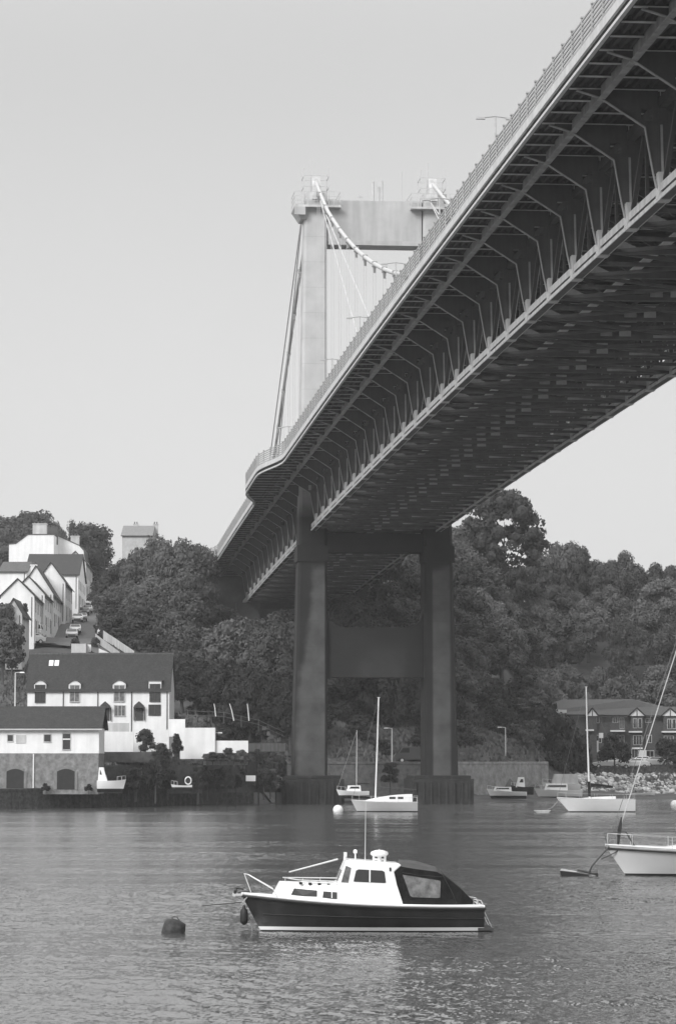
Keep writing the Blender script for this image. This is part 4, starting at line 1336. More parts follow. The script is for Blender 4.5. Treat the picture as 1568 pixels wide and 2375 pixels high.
wall_obj('stone_wall', 236, 470, 1775, 1832, 323.5, mat('dark_old_stone', .05,.9,.3,1.5,bump=.6,col2=.11), 'long dark stone retaining wall at the back of the left quay', Y2=330)
wall_obj('stone_wall', 470, 665, 1765, 1830, 333, mat('dark_old_stone2', .04,.9,.3,1.5,bump=.6,col2=.09), 'dark retaining wall at the back of the quay, ending at the left pier', Y2=350)
def shore_wall(pts, m, label):
    b_ = MB(); prof = [(-.25,-.3),(0,4.55),(-.08,4.6),(-.08,4.85),(.5,4.9),(.55,3.5)]
    P = []
    for (x0,y0),(x1,y1) in zip(pts, pts[1:]):
        n = max(1, int(math.hypot(x1-x0,y1-y0)/2)); P += [(x0+(x1-x0)*k/n, y0+(y1-y0)*k/n) for k in range(n)]
    P.append(pts[-1]); n = len(prof)
    vs = [(x, y-.35+dy_, z) for x, y in P for dy_, z in prof]
    b_.add(vs, [(i*n+j,(i+1)*n+j,(i+1)*n+j+1,i*n+j+1) for i in range(len(P)-1) for j in range(n-1)])
    tag(b_.build('stone_wall', m), label, 'wall')
shore_wall([(-6.2,366),(0,368.4),(12.6,371.0)], mat('grey_old_stone', .07,.9,.3,1.6,bump=.6,col2=.17), 'grey stone wall behind the boats between the two bridge piers')
shore_wall([(12.6,371.0),(16,373.9),(25,388.4),(27.5,391.2)], mat('pale_old_stone', .13,.9,.3,1.3,bump=.6,col2=.30), 'pale stone wall right of the right bridge pier')
wall_obj('street_wall', 240, 312, 1462, 1476, 412, M['white2'], 'pale sloping wall down from the steep street, uppermost of the pair', Y2=392, qt2=1510, qb2=1520, th=.4)
wall_obj('street_wall', 222, 278, 1470, 1482, 408, M['white2'], 'pale sloping wall down from the steep street, lower of the pair', Y2=390, qt2=1512, qb2=1520, th=.4)
wall_obj('street_wall', 230, 254, 1504, 1516, 388, M['white'], 'small bright white wedge wall above the cottage roof', qt2=1514, th=.4)
wall_obj('street_wall', 166, 200, 1493, 1520, 384, M['white2'], 'grey garage wall just above the cottage roof ridge', th=4)
wall_obj('street_wall', 194, 212, 1495, 1505, 386, M['white'], 'tiny bright white gable panel above the cottage roof', th=.3)
# sloping post-and-rail fence
def fence(pts, label, h=1.0, rails=2, m=None, sp=2.2, r=.05):
    P = [Vector(p) for p in pts]
    root = empty('garden_fence', P[0], 0, label, 'fence')
    rb = MB()
    for a, c in zip(P, P[1:]):
        for k in range(rails):
            z = Vector((0,0,h*(k+1)/rails))
            rb.beam(a-P[0]+z, c-P[0]+z, r*1.4)
        n = max(1, int((c-a).length/sp))
        for i in range(n):
            q = a+(c-a)*i/n-P[0]
            MB().beam(q-Vector((0,0,.3)), q+Vector((0,0,h+.1)), r*1.8).build('post', m or M['wood'], root)
    rb.build('rails', m or M['wood'], root)
fence([at(436,1668,352),at(520,1672,352),at(600,1690,354),at(660,1718,355)], 'grey post-and-rail fence sloping down from the cottages to the left pier', m=mat('weathered_timber',.13,.9,.2,4), r=.04)
fence([at(1390,1796,411),at(1480,1795,411),at(1600,1795,411)], 'dark railing on top of the rock bank in front of the parked cars', m=M['metal_dark'], h=1.1, rails=3, sp=1.6, r=.04)
for qx, lb in ((499,'leftmost of the three pale stakes behind the sloping fence'),(541,'middle one of the three pale stakes, leaning to the right'),(576,'rightmost of the three pale stakes behind the sloping fence')):
    a = at(qx+2, 1654 if qx<520 else 1664, 352); c = at(qx-2 if qx!=541 else 533, 1632, 352)
    o = MB().tube([(0,0,-.4), (c-a)*.5, c-a], [.07,.06,.045], 6).build('stake', M['white']); o.location = a
    tag(o, lb, 'stake', 'pale stakes behind the fence')

# lamp posts
def lamp_post(qx, qt, qb, Y, label, side=-1):
    a = at(qx, qb, Y); h = at(qx, qt, Y).z-a.z
    root = empty('lamp_post', a, 0, label, 'lamp post', 'lamp posts on the far shore')
    MB().tube([(0,0,-.5),(0,0,h*.5),(0,0,h)], [.1,.08,.06], 7).build('pole', M['alu'], root)
    MB().tube([(0,0,h-.03),(side*.5,0,h+.03)], .04, 6).build('arm', M['alu'], root)
    MB().frust(side*.75-.28,side*.75+.28,-.1,.1,h-.05,side*.75-.22,side*.75+.22,-.07,.07,h+.08).build('lamp_head', M['alu'], root)
lamp_post(1172, 1687, 1768, 386, 'slim lamp post on the pale stone wall right of the bridge')
lamp_post(909, 1689, 1770, 374, 'slim lamp post seen between the tower legs right of the sailboat mast')
lamp_post(495, 1700, 1745, 331.8, 'short thin post in front of the tall white wall block', 1)
lamp_post(36, 1560, 1640, 331, 'lamp post at the left end of the cottage row', 1)

# road, pavement
def ribbon(name, cl, width, m, dz):
    vs = []; fs = []
    for i, (x, y) in enumerate(cl):
        x0, y0 = cl[max(0,i-1)]; x1, y1 = cl[min(len(cl)-1,i+1)]
        d = Vector((x1-x0,y1-y0)).normalized(); n = Vector((d.y,-d.x))
        for k in range(5):
            o = (k/4-.5)*width
            X, Y = x+n.x*o, y+n.y*o
            vs.append((X, Y, max(ground(X,Y), ground(x,y)-.05)+dz))
    for i in range(len(cl)-1):
        for k in range(4): fs.append((i*5+k,i*5+k+1,(i+1)*5+k+1,(i+1)*5+k))
    o = MB().add(vs, fs).build(name, m, smooth=True); tag(o, kind='structure'); return o
def dens(pts, n=10):
    r = []
    for a, b_ in zip(pts, pts[1:]):
        r += [(a[0]+(b_[0]-a[0])*i/n, a[1]+(b_[1]-a[1])*i/n) for i in range(n)]
    return r+[pts[-1]]
M['road'] = mat('street_asphalt', .10, .9, .2, 1.5)
M['pave'] = mat('pavement', .2, .9, .2, 1.5)
ribbon('steep_street', dens([(-36,408),(-37.5,440),(-41,480),(-44.5,520),(-48.5,570),(-51,640)]), 9.0, M['road'], .12)
ribbon('junction_road', dens([(-70,412),(-55,410),(-38,410),(-31,404),(-26,392)]), 6.5, M['road'], .10)
ribbon('pavement', dens([(-31.4,412),(-32.7,440),(-36.0,480),(-39.4,520),(-43,570)]), 1.4, M['pave'], .22)
ribbon('quay_path', dens([(-45,311.5),(-35,313),(-24,329.5),(-14.7,353),(0,361),(15,369)]), 4.0, mat('quay_path', .10,.9,.3,1.0,col2=.16), .05)

# rock bank on the right shore
def rocks():
    rg = random.Random(3); b = MB()
    bm = bmesh.new(); bmesh.ops.create_icosphere(bm, subdivisions=1, radius=1)
    base = [v.co.copy() for v in bm.verts]; fs = [tuple(v.index for v in f.verts) for f in bm.faces]; bm.free()
    for i in range(1900):
        X = rg.uniform(29, 75); e = rg.uniform(0,1)
        Y = bankY(X)-1.5+e*7
        z = .35+e*2.9
        s_ = rg.uniform(.2,.5)
        sx, sy, sz = s_*rg.uniform(.8,1.4), s_*rg.uniform(.8,1.2), s_*rg.uniform(.6,.9)
        a = rg.uniform(0,pi)
        vs = []
        for v in base:
            k = rg.uniform(.8,1.15)
            x, y, zz = v.x*sx*k, v.y*sy*k, v.z*sz*k
            vs.append((X+x*cos(a)-y*sin(a), Y+x*sin(a)+y*cos(a), z+zz))
        b.add(vs, fs)
    m = bpy.data.materials.new('bank_rock'); m.use_nodes = True
    t = m.node_tree; bs = t.nodes['Principled BSDF']; bs.inputs['Roughness'].default_value = .9
    g = t.nodes.new('ShaderNodeNewGeometry'); mr_ = t.nodes.new('ShaderNodeMapRange')
    mr_.inputs['To Min'].default_value = .14; mr_.inputs['To Max'].default_value = .62
    t.links.new(g.outputs['Random Per Island'], mr_.inputs[0]); t.links.new(mr_.outputs[0], bs.inputs['Base Color'])
    o = b.build('rock_bank', m); tag(o, 'pale broken rocks piled as a bank along the right shore below the parked cars', 'rocks', kind='stuff')
rocks()
# ================================================================ boats
def hull_rows(L, Bm, fb_b, fb_s, draft, rake, tw, fine, zrows, n=22, sag=.10):
    """rows of points at fractions; bow at x=0, stern at x=L. returns function P(i, z, side)"""
    def sheer(u):   # u 0 bow .. 1 stern
        return fb_b+(fb_s-fb_b)*u - sag*sin(pi*u)
    def half(u):
        if u < .55: return Bm/2*(1-(1-u/.55)**2.1)
        return Bm/2*(1-(1-tw)*((u-.55)/.45)**2)
    def pt(u, z, sg):
        sh = sheer(u); w_ = max(0, min(1, (z+draft)/(sh+draft)))
        p_ = .33 + fine*(1-u)**1.5
        hb = half(u)*(w_**p_)
        xs = u*L + rake*(1-w_)**1.0*(1-u)**5
        return (xs, sg*hb, z)
    return sheer, half, pt
def boat_hull(parent, L, Bm, fb_b, fb_s, draft, rake, tw, m_top, m_boot, m_bot, fine=.7, boot=(.0,.14), n=26, deck_m=None, sag=.1, knuckle=None, cap_m=None, strake_m=None):
    sheer, half, pt = hull_rows(L, Bm, fb_b, fb_s, draft, rake, tw, fine, None, n, sag)
    us = [(i/n)**1.25 for i in range(n+1)]
    def band(zf0, zf1, rows, name, m):
        b = MB(); vs = []; fs = []
        for sg in (-1, 1):
            o = len(vs)
            for u in us:
                z0 = zf0(u); z1 = zf1(u)
                for r in range(rows+1):
                    vs.append(pt(u, z0+(z1-z0)*r/rows, sg))
            for i in range(n):
                for r in range(rows):
                    a = o+i*(rows+1)+r
                    fs.append((a, a+rows+1, a+rows+2, a+1))
        oo = len(us)*(rows+1)
        for r in range(rows):                                     # transom
            a = n*(rows+1)+r; c = oo+n*(rows+1)+r
            fs.append((a, c, c+1, a+1))
        b.add(vs, fs); return b.build(name, m, parent, smooth='angle')
    hull = band(lambda u: boot[1], sheer, 7, 'hull', m_top)
    o2 = band(lambda u: boot[0], lambda u: boot[1], 1, 'boot_stripe', m_boot)
    o3 = band(lambda u: -draft*.98, lambda u: boot[0], 4, 'hull_bottom', m_bot)
    b = MB(); vs = []; fs = []
    for u in us:
        z = sheer(u)-.03
        vs += [pt(u, z, -1), pt(u, z, 1)]
    for i in range(n): fs.append((2*i,2*i+1,2*i+3,2*i+2))
    b.add(vs, fs); b.build('deck', deck_m or M['grp'], parent)
    if strake_m:
        b = MB()
        for sg in (-1, 1):
            b.tube([Vector(pt(u, sheer(u)-.02, sg))+Vector((0,sg*.015,0)) for u in us], .045, 6)
        b.tube([Vector(pt(1, sheer(1)-.02, -1)), Vector(pt(1, sheer(1)-.02, 1))], .045, 6)
        b.build('rubbing_strake', strake_m, parent)
    if cap_m:
        b = MB()
        for sg in (-1, 1):
            b.tube([Vector(pt(u, sheer(u)+.05, sg))*1.0-Vector((0,sg*.06,0)) for u in us], .05, 6)
        b.build('toe_rail', cap_m, parent)
    return sheer, half, pt

# ---------------- the near motor boat
YB = 88.6
KB = YB/6875*1.0
pb0 = at(561, 2158, YB)
mb = empty('motor_boat', (pb0.x, YB, 0), radians(2.5), 'dark-hulled motor cruiser with white cabin and dark canvas tent, moored in the foreground', 'boat')
def bx(q): return (q-561)*YB/6880
def bz(q): return (2158-q)*YB/6880
sheer, half, pt = boat_hull(mb, bx(1112), 2.5, bz(2077), bz(2104), .35, .75, .86, M['navy'], M['grp'], M['black'], fine=.75, boot=(.03,.13), strake_m=M['black'], cap_m=M['grp'], sag=.09)
# knuckle line along the topsides
kb = MB()
for sg in (-1,1):
    kb.tube([Vector(pt(u, .50-.06*u*2, sg))+Vector((0,sg*.012,0)) for u in [.06+.94*i/20 for i in range(21)]], .018, 5)
kb.build('hull_knuckle', M['black'], mb)
# white gunwale coaming
def coam(q0, q1, top, bot, inset, m, name, parent=mb, front_rake=0.0, aft_rake=0.0, tumble=.08, round_=True):
    """trunk cabin following the deck plan; top(x), bot(x): heights; inset from the sheer"""
    x0, x1 = bx(q0), bx(q1); n = 14; vs = []; fs = []
    L = bx(1112)
    for i in range(n+1):
        t_ = i/n
        xb = x0+(x1-x0)*t_
        hb = half(min(1,xb/L))-inset
        hb = max(.12, hb)
        zt = top(xb); zb = bot(xb)
        xt = xb + front_rake*(1-t_) - aft_rake*t_
        for sg in (-1,1):
            vs.append((xb, sg*hb, zb))
            vs.append((xt, sg*(hb-tumble), zt-.07))
            vs.append((xt, sg*(hb-tumble-.09), zt))
    for i in range(n):
        a = i*6; c = a+6
        fs += [(a,c,c+1,a+1),(a+1,c+1,c+2,a+2),(a+3,a+4,c+4,c+3),(a+4,a+5,c+5,c+4),(a+2,c+2,c+5,a+5)]
    for a in (0, n*6): fs.append((a,a+1,a+2,a+5,a+4,a+3))
    b = MB().add(vs, fs)
    return b.build(name, m, parent, smooth='angle')
fore = coam(626, 790, lambda x: bz(2045)+(bz(2050)-bz(2045))*((x-bx(640))/(bx(790)-bx(640))), lambda x: sheer(x/bx(1112))-.02, .28, M['grp'], 'fore_cabin', front_rake=bx(647)-bx(626))
# wheelhouse as a lofted box: side outline with raked screen
def wheelhouse():
    out = [(777,2048),(797,1998),(806,1994),(918,2003),(924,2007),(907,2022),(928,2098),(777,2098)]
    P = [(bx(a), bz(b)) for a, b in out]
    hbB, hbT = .98, .80
    def hw(z): return hbB+(hbT-hbB)*max(0,(z-bz(2098)))/(bz(1994)-bz(2098))
    b = MB(); n = len(P)
    vs = [(x,-hw(z),z) for x,z in P]+[(x,hw(z),z) for x,z in P]
    fs = [tuple(range(n)), tuple(range(2*n-1,n-1,-1))]+[(i,n+i,n+(i+1)%n,(i+1)%n) for i in range(n)]
    b.add(vs, fs); o = b.build('wheelhouse', M['grp'], mb, bevel=.035)
    def side(poly, m, name, off, par, sg):
        vs = [(bx(a), sg*(hw(bz(c))+off), bz(c)) for a, c in poly]
        vs2 = [(x, y-sg*.06, z) for x,y,z in vs]; k = len(poly)
        MB().add(vs+vs2, [tuple(range(k)), tuple(range(2*k-1,k-1,-1))]+[(i,(i+1)%k,k+(i+1)%k,k+i) for i in range(k)]).build(name, m, par)
    for sg in (-1,1):
        side([(814,2043),(820,2019),(826,2016),(880,2019),(885,2022),(888,2046),(884,2047),(818,2044)], M['glass'], 'side_window', .012, o, sg)
        side([(849.5,2045),(850,2017),(853,2017),(852.5,2045)], M['grp'], 'window_bar', .022, o, sg)
        side([(896,2012),(900,2012),(900,2020),(896,2020)], M['black'], 'nav_light', .03, o, sg)
        # screen side light
        side([(786,2045),(797,2008),(809,2013),(802,2046)], M['greyglass'], 'quarter_window', .012, o, sg)
    # windscreen panes
    x0, z0, x1, z1 = bx(779), bz(2044), bx(797.5), bz(2001)
    for c in (-.38, .38):
        vs = [(x0-.015, c-.32, z0),(x0-.015, c+.32, z0),(x1-.015, c+.28, z1),(x1-.015, c-.28, z1)]
        vs2 = [(x+.05,y,z) for x,y,z in vs]
        MB().add(vs+vs2, [(0,1,2,3),(7,6,5,4),(0,4,5,1),(1,5,6,2),(2,6,7,3),(3,7,4,0)]).build('windscreen', M['greyglass'], o)
    return o
wh = wheelhouse()
L_ = bx(1112)
def fcx(qx, qy, off=.012, sg=-1):
    x = bx(qx); z = bz(qy); hb = half(x/L_)-.28
    zt = bz(2047); zb = sheer(x/L_)
    return (x, sg*(hb-.08*(z-zb)/(zt-zb)+off), z)
for sg in (-1,1):
    for poly, nm in (([(673,2074),(680,2060),(731,2064),(731,2078),(700,2077)],'cabin_window'),([(744,2080),(746,2066),(790,2069),(798,2072),(803,2084),(770,2083)],'cabin_window')):
        vs = [fcx(a,c,.010,sg) for a,c in poly]; vs2 = [(x,y-sg*.08,z) for x,y,z in vs]; k = len(poly)
        MB().add(vs+vs2, [tuple(range(k)), tuple(range(2*k-1,k-1,-1))]+[(i,(i+1)%k,k+(i+1)%k,k+i) for i in range(k)]).build(nm, M['glass'], fore)
    bvs = [fcx(a,c,.02,sg) for a,c in ((764,2081),(764,2067),(766,2067),(766,2081))]
    MB().add(bvs+[(x,y-sg*.03,z) for x,y,z in bvs], [(0,1,2,3),(7,6,5,4)]).build('window_bar', M['grp'], fore)
# handrails with dark feet
def handrail(pts, nm, par, feet):
    b = MB().tube(pts, .016, 6); b.build(nm, M['grp'], par)
    f = MB()
    for i in range(feet):
        t_ = i/(feet-1)*(len(pts)-1); k = min(int(t_), len(pts)-2); p_ = Vector(pts[k]).lerp(Vector(pts[k+1]), t_-k)
        f.box(p_.x-.05,p_.x+.05,p_.y-.015,p_.y+.015,p_.z-.08,p_.z-.005)
    f.build('rail_feet', M['black'], par)
for sg in (-1,1):
    handrail([(bx(826),sg*.72,bz(1999)),(bx(912),sg*.72,bz(2005))], 'roof_rail', wh, 5)
    handrail([(bx(695),sg*.55,bz(2045)),(bx(780),sg*.72,bz(2049))], 'cabin_rail', fore, 5)
# canvas tent
def tent():
    # stations: (q, z ridge, z shoulder, half width shoulder, half width base, z base)
    st = [(907,2022,2022,.83,.96,2098,1),(922,1996,2010,.80,.97,2098,0),(960,1999,2016,.80,.98,2098,0),(1005,2012,2022,.78,.98,2099,0),(1018,2025,2029,.76,.97,2099,0),(1060,2058,2062,.74,.96,2100,0),(1096,2094,2096,.70,.94,2101,0)]
    rows = []
    b = MB(); vs = []; fs = []
    for q, zr, zs, hs, hb, zb, _ in st:
        x = bx(q)
        xb = bx(928) if q == 907 else x
        vs += [(xb if q==907 else x,-hb,bz(zb)),(x,-hs-.02,bz(zs)),(x,-hs*.55,bz((zs*.35+zr*.65))),(x,0,bz(zr)),(x,hs*.55,bz((zs*.35+zr*.65))),(x,hs+.02,bz(zs)),(xb if q==907 else x,hb,bz(zb))]
    for i in range(len(st)-1):
        for j in range(6):
            a = i*7+j; mi = 1 if j in (1,2,3,4) and i < 4 else 0  # upper tent faces coloured paler than the sides
            fs.append(((a, a+1, a+8, a+7), mi))
    for f, mi in fs: b.f.append(f); b.mi.append(mi)
    b.v = vs
    b.f.append(tuple(range(7))); b.mi.append(0)
    b.f.append(tuple(6*7+j for j in range(7))[::-1]); b.mi.append(0)
    o = b.build('cockpit_tent', [M['canvas'], M['canvas_top']], mb, smooth=False)
    for sg in (-1,1):
        poly = [(926,2028),(936,2030),(1012,2042),(1013,2046),(1011,2080),(1005,2081),(948,2079),(943,2076)]
        def Y_(q, z): 
            hs = .80; t_ = (z-2018)/(2098-2018); return hs+.02+(.97-hs)*t_+.012
        vs = [(bx(a), sg*Y_(a,c), bz(c)) for a,c in poly]; vs2 = [(x,y-sg*.03,z) for x,y,z in vs]; k = len(poly)
        MB().add(vs+vs2, [tuple(range(k)), tuple(range(2*k-1,k-1,-1))]+[(i,(i+1)%k,k+(i+1)%k,k+i) for i in range(k)]).build('tent_window', M['greyglass'], o)
    f = MB()
    for q in (1018, 1060):
        pass
    for sg in (-1,1):
        f.tube([(bx(1018),sg*.8,bz(2029)),(bx(1040),sg*.93,bz(2070)),(bx(1050),sg*.96,bz(2098))], .012, 5)
        f.tube([(bx(925),sg*.84,bz(2024)),(bx(970),sg*.83,bz(2030)),(bx(1016),sg*.82,bz(2034))], .014, 5)
    f.build('tent_seam', M['black'], o)
tent()
MB().box(bx(928)-.02,bx(1108),-1.08,1.08,bz(2101),bz(2096)).build('side_deck', M['grp'], mb, bevel=.02)
# roof gear
g = MB(); x = bx(798); g.tube([(x,-.1,bz(1996)),(x,-.1,bz(1988))], .05, 8); g.box(x-.04,x+.04,-.1-.24,-.1+.24,bz(1988),bz(1979)); g.tube([(x,-.32,bz(1983)),(x,.12,bz(1983))], .035, 6)
g.build('floodlight', M['grp'], mb)
fl_ = MB()
fl_.box(x-.20,x-.15,-.3,.1,bz(1987),bz(1980)); 
g = MB(); x = bx(822); g.tube([(x,.1,bz(1997)),(x,.1,bz(1982))], .022, 6); g.lathe([(.02,0),(.06,.02),(.06,.1),(.02,.13)], 8, (x,.1,bz(1983))); g.build('masthead_light', M['grp'], mb)
g = MB(); x = bx(877); g.tube([(x,0,bz(2000)),(x,0,bz(1989))], .06, 8); g.lathe([(.04,0),(.2,.02),(.27,.08),(.25,.15),(.12,.2),(.02,.21)], 14, (x,0,bz(1990)))
for q in (864, 890): g.tube([(bx(q),0,bz(2002)),(bx(q),0,bz(1985))], .035, 6); 
g.tube([(bx(862),0,bz(1995)),(bx(892),0,bz(1996))], .03, 6); g.tube([(x,0,bz(1985)),(x,0,bz(1972))], .008, 5)
g.build('radar_dome', M['grp'], mb, smooth=False)
MB().tube([(bx(845),.2,bz(1998)),(bx(845),.2,bz(1990)),(bx(846.5),.2,bz(1864))], [.022,.014,.008], 6).build('whip_aerial', M['alu'], mb)
# lowered mast, rails on the fore cabin
MB().tube([(bx(669),-.15,bz(2024)),(bx(781),-.1,bz(1995))], [.02,.028], 7).build('lowered_mast', M['alu'], mb)
r = MB(); r.tube([(bx(655),-.3,bz(2036)),(bx(779),-.38,bz(2037))], .018, 6); r.tube([(bx(655),-.2,bz(2036)),(bx(690),-.5,bz(2041)),(bx(779),-.62,bz(2044))], .018, 6)
for q in (660, 700, 740): r.tube([(bx(q),-.3,bz(2047)),(bx(q),-.3,bz(2036))], .012, 5)
r.build('spar_rack', M['alu'], mb)
# pulpit
r = MB()
for sg in (-1,1):
    r.tube([(bx(566),0,bz(2028)),(bx(576),sg*.16,bz(2030)),(bx(632),sg*.55,bz(2062)),(bx(641),sg*.6,bz(2078))], .016, 6)
    r.tube([(bx(567),sg*.04,bz(2029)),(bx(582),sg*.14,bz(2070))], .014, 6)
r.build('pulpit', M['alu'], mb)
# stem head roller with anchor
a = MB(); a.box(bx(548),bx(590),-.06,.06,bz(2078),bz(2073)); a.tube([(bx(544),-.05,bz(2075)),(bx(544),.05,bz(2075))], .06, 10)
a.build('bow_roller', M['alu'], mb)
a = MB(); a.tube([(bx(552),0,bz(2071)),(bx(586),0,bz(2067))], .035, 7); a.tube([(bx(546),-.14,bz(2064)),(bx(545),0,bz(2074)),(bx(546),.14,bz(2064))], [.03,.05,.03], 6); a.tube([(bx(545),0,bz(2074)),(bx(549),0,bz(2060)),(bx(566),0,bz(2063))], [.05,.05,.03], 6)
a.build('anchor', M['metal_dark'], mb)
# mooring rope down the bow and out to the buoy
def rope(parent, pts, r=.02, nm='mooring_rope', m=None):
    return MB().tube(pts, r, 6).build(nm, m or M['rope'], parent)
rope(mb, [(bx(590),-.1,bz(2072)),(bx(574),-.14,bz(2080)),(bx(562),-.08,bz(2095)),(bx(572),-.1,bz(2115)),(bx(582),-.08,bz(2140)),(bx(585),-.05,0)], .022)
rope(mb, [(bx(562),0,bz(2093)),(bx(540),0,bz(2095)),(bx(470),.2,bz(2094)-.1)], .012, 'thin_line', M['black'])
# fender
f = empty('boat_fender', Matrix.Translation((pb0.x,YB,0)) @ Matrix.Rotation(radians(2.5),4,'Z') @ Vector((bx(566),-.22,bz(2124))), 0, 'dark sausage fender hanging under the bow of the near motor boat', 'fender')
MB().lathe([(.015,.33),(.04,.30),(.05,.24),(.10,.18),(.115,.08),(.12,-.12),(.10,-.2),(.04,-.24),(.02,-.26)], 12).build('fender_body', M['black'], f, smooth=True)
MB().tube([(0,0,.33),(.02,.05,.52)], .012, 5).build('lanyard', M['rope'], f)
# swim platform and ladder, stern rail
MB().box(bx(1098),bx(1133),-.9,.9,bz(2155),bz(2149)).build('swim_platform', M['wood'], mb)
r = MB()
for y in (-.5,.5):
    r.tube([(bx(1112),y,bz(2108)),(bx(1131),y,bz(2149))], .014, 5); r.tube([(bx(1104),y,bz(2126)),(bx(1110),y,bz(2147))], .014, 5)
    r.tube([(bx(1088),y*1.8,bz(2098)),(bx(1088),y*1.8,bz(2084)),(bx(1105),y*1.8,bz(2087)),(bx(1113),y*1.8,bz(2105))], .016, 6)
r.tube([(bx(1088),-.9,bz(2084)),(bx(1088),.9,bz(2084))], .016, 6)
r.tube([(bx(1098),-.9,bz(2098)),(bx(1098),-.9,bz(2086))], .016, 6)
r.build('stern_rail', M['chrome'], mb)

# round mooring buoy, left
p = at(401, 2163, 87.6)
by = empty('mooring_buoy', (p.x, p.y, -.05), 0, 'dark weathered drum buoy tilted in the water left of the near motor boat', 'buoy')
o = MB().lathe([(.02,-.25),(.28,-.22),(.34,-.05),(.335,.22),(.30,.38),(.12,.44),(.02,.45)], 16).build('float', mat('weathered_buoy', .015,.8,.4,6,bump=.5,col2=.07), by, smooth=True)
o.rotation_euler = (radians(6), radians(14), .3)
o = MB().tube([(-.05,0,.4),(.02,0,.52),(.14,0,.5),(.2,0,.38)], .02, 6).build('lifting_eye', M['metal_dark'], by)

# ---------------- sailing yachts
def yacht(name, qbow, qstern, qwl, Y, beam, qb_top, qs_top, label, mast=None, mast_top=None, boom=None, cabin=None, stay_bow=True, yaw=0, hull_m=None, boot_m=None, flip=False, rake=.9, topm=None, backstay=True):
    kq = Y/6880
    p0 = at(qbow, qwl, Y)
    r = empty(name, (p0.x, Y, 0), radians(yaw), label, 'boat')
    fx_ = lambda q: abs(q-qbow)*kq
    fz_ = lambda q: (qwl-q)*kq
    L = fx_(qstern)
    d = -1 if flip else 1
    hold = r
    if flip:
        r.rotation_euler = (0,0,pi+radians(yaw))
    sh, hf, pt_ = boat_hull(r, L, beam, fz_(qb_top), fz_(qs_top), .4, rake, .6, hull_m or M['grp'], boot_m or M['black'], M['black'], fine=.8, boot=(0,.10), cap_m=M['alu'], sag=.05)
    if cabin:
        q0, q1, zt, wins = cabin
        x0, x1 = fx_(q0), fx_(q1); n = 10; vs = []; fs = []
        for i in range(n+1):
            t_ = i/n; x = x0+(x1-x0)*t_; u = x/L
            zb = sh(u)-.02; top = zb+(fz_(zt)-zb)*min(1, sin(pi*min(1,t_*1.0+.0)*.5)**.7) if t_ > 0 else zb+.03
            hb = max(.1, hf(u)-.38)
            for sg in (-1,1): vs += [(x,sg*hb,zb),(x,sg*(hb-.08),zb+(top-zb)*.8),(x,sg*(hb-.2),top)]
        for i in range(n):
            a = i*6; c = a+6
            fs += [(a,c,c+1,a+1),(a+1,c+1,c+2,a+2),(a+3,a+4,c+4,c+3),(a+4,a+5,c+5,c+4),(a+2,c+2,c+5,a+5)]
        for a in (0, n*6): fs.append((a,a+1,a+2,a+5,a+4,a+3))
        cb = MB().add(vs, fs).build('coachroof', M['grp'], r, smooth='angle')
        for (wa, wb, za, zb2) in wins:
            for sg in (-1,1):
                xa, xb = fx_(wa), fx_(wb)
                y = lambda x: sg*(max(.1,hf(x/L)-.38)-.02)
                vs = [(xa,y(xa),fz_(zb2)),(xb,y(xb),fz_(zb2)),(xb,y(xb),fz_(za)),(xa,y(xa),fz_(za))]
                MB().add(vs+[(x,yy-sg*.1,z) for x,yy,z in vs], [(0,1,2,3),(7,6,5,4),(0,4,5,1),(1,5,6,2),(2,6,7,3),(3,7,4,0)]).build('cabin_window', M['glass'], cb)
    if mast:
        xm = fx_(mast); zt = fz_(mast_top[1]); lean = (fx_(mast_top[0])-xm)
        zb = sh(xm/L)
        mo = MB().tube([(xm,0,zb),(xm+lean*.5,0,zt*.5),(xm+lean,0,zt)], [.085,.08,.06], 8).build('mast', M['grp'], r)
        top = Vector((xm+lean,0,zt))
        g = MB(); g.box(xm+lean-.15,xm+lean+.15,-.02,.02,zt-.02,zt+.03)
        for f_ in (.5,):
            z = zb+(zt-zb)*f_
            g.tube([(xm+lean*f_,-.45,z),(xm+lean*f_,.45,z)], .02, 5)
        g.build('spreader', M['alu'], mo)
        w_ = MB()
        w_.tube([top, (0.08,0,sh(0)+.03)], .014, 4)
        if backstay: w_.tube([top, (L-.05,0,sh(1))], .010, 4)
        for sg in (-1,1): w_.tube([top-Vector((0,0,.2)), (xm+lean*.5,sg*.45,zb+(zt-zb)*.5), (xm+.1,sg*hf(xm/L)*.95,sh(xm/L))], .010, 4)
        w_.build('rigging', M['rig'], r)
        if boom:
            q1, bm_ = boom
            b_o = MB().tube([(xm,0,zb+1.25),(fx_(q1),0,zb+1.15)], .06, 6).build('boom', bm_ if bm_ else M['alu'], r)
            if bm_: MB().tube([(xm+.02,0,zb+.9),(xm+.2,0,zb+1.45),(xm+1.2,0,zb+1.38),(fx_(q1),0,zb+1.25)], [.12,.16,.11,.07], 8).build('sail_cover', bm_, r)
    # pulpit, pushpit, stanchions
    g = MB()
    for sg in (-1,1):
        P = [Vector(pt_(u, sh(u), sg)) for u in (0.01,.12,.3,.5,.7,.88,.99)]
        for p_ in P[1:]: g.tube([p_, p_+Vector((0,0,.55))], .012, 4)
        g.tube([p_+Vector((0,0,.55)) for p_ in P[0:2]], .014, 4)
        g.tube([P[0], P[0]+Vector((0,0,.55))], .014, 4)
        g.tube([p_+Vector((0,0,.55)) for p_ in P[-2:]], .014, 4)
        g.tube([p_+Vector((0,0,.54)) for p_ in P[1:-1]], .006, 4)
    g.build('guard_rails', M['alu'], r)
    return r, fx_, fz_, sh, L
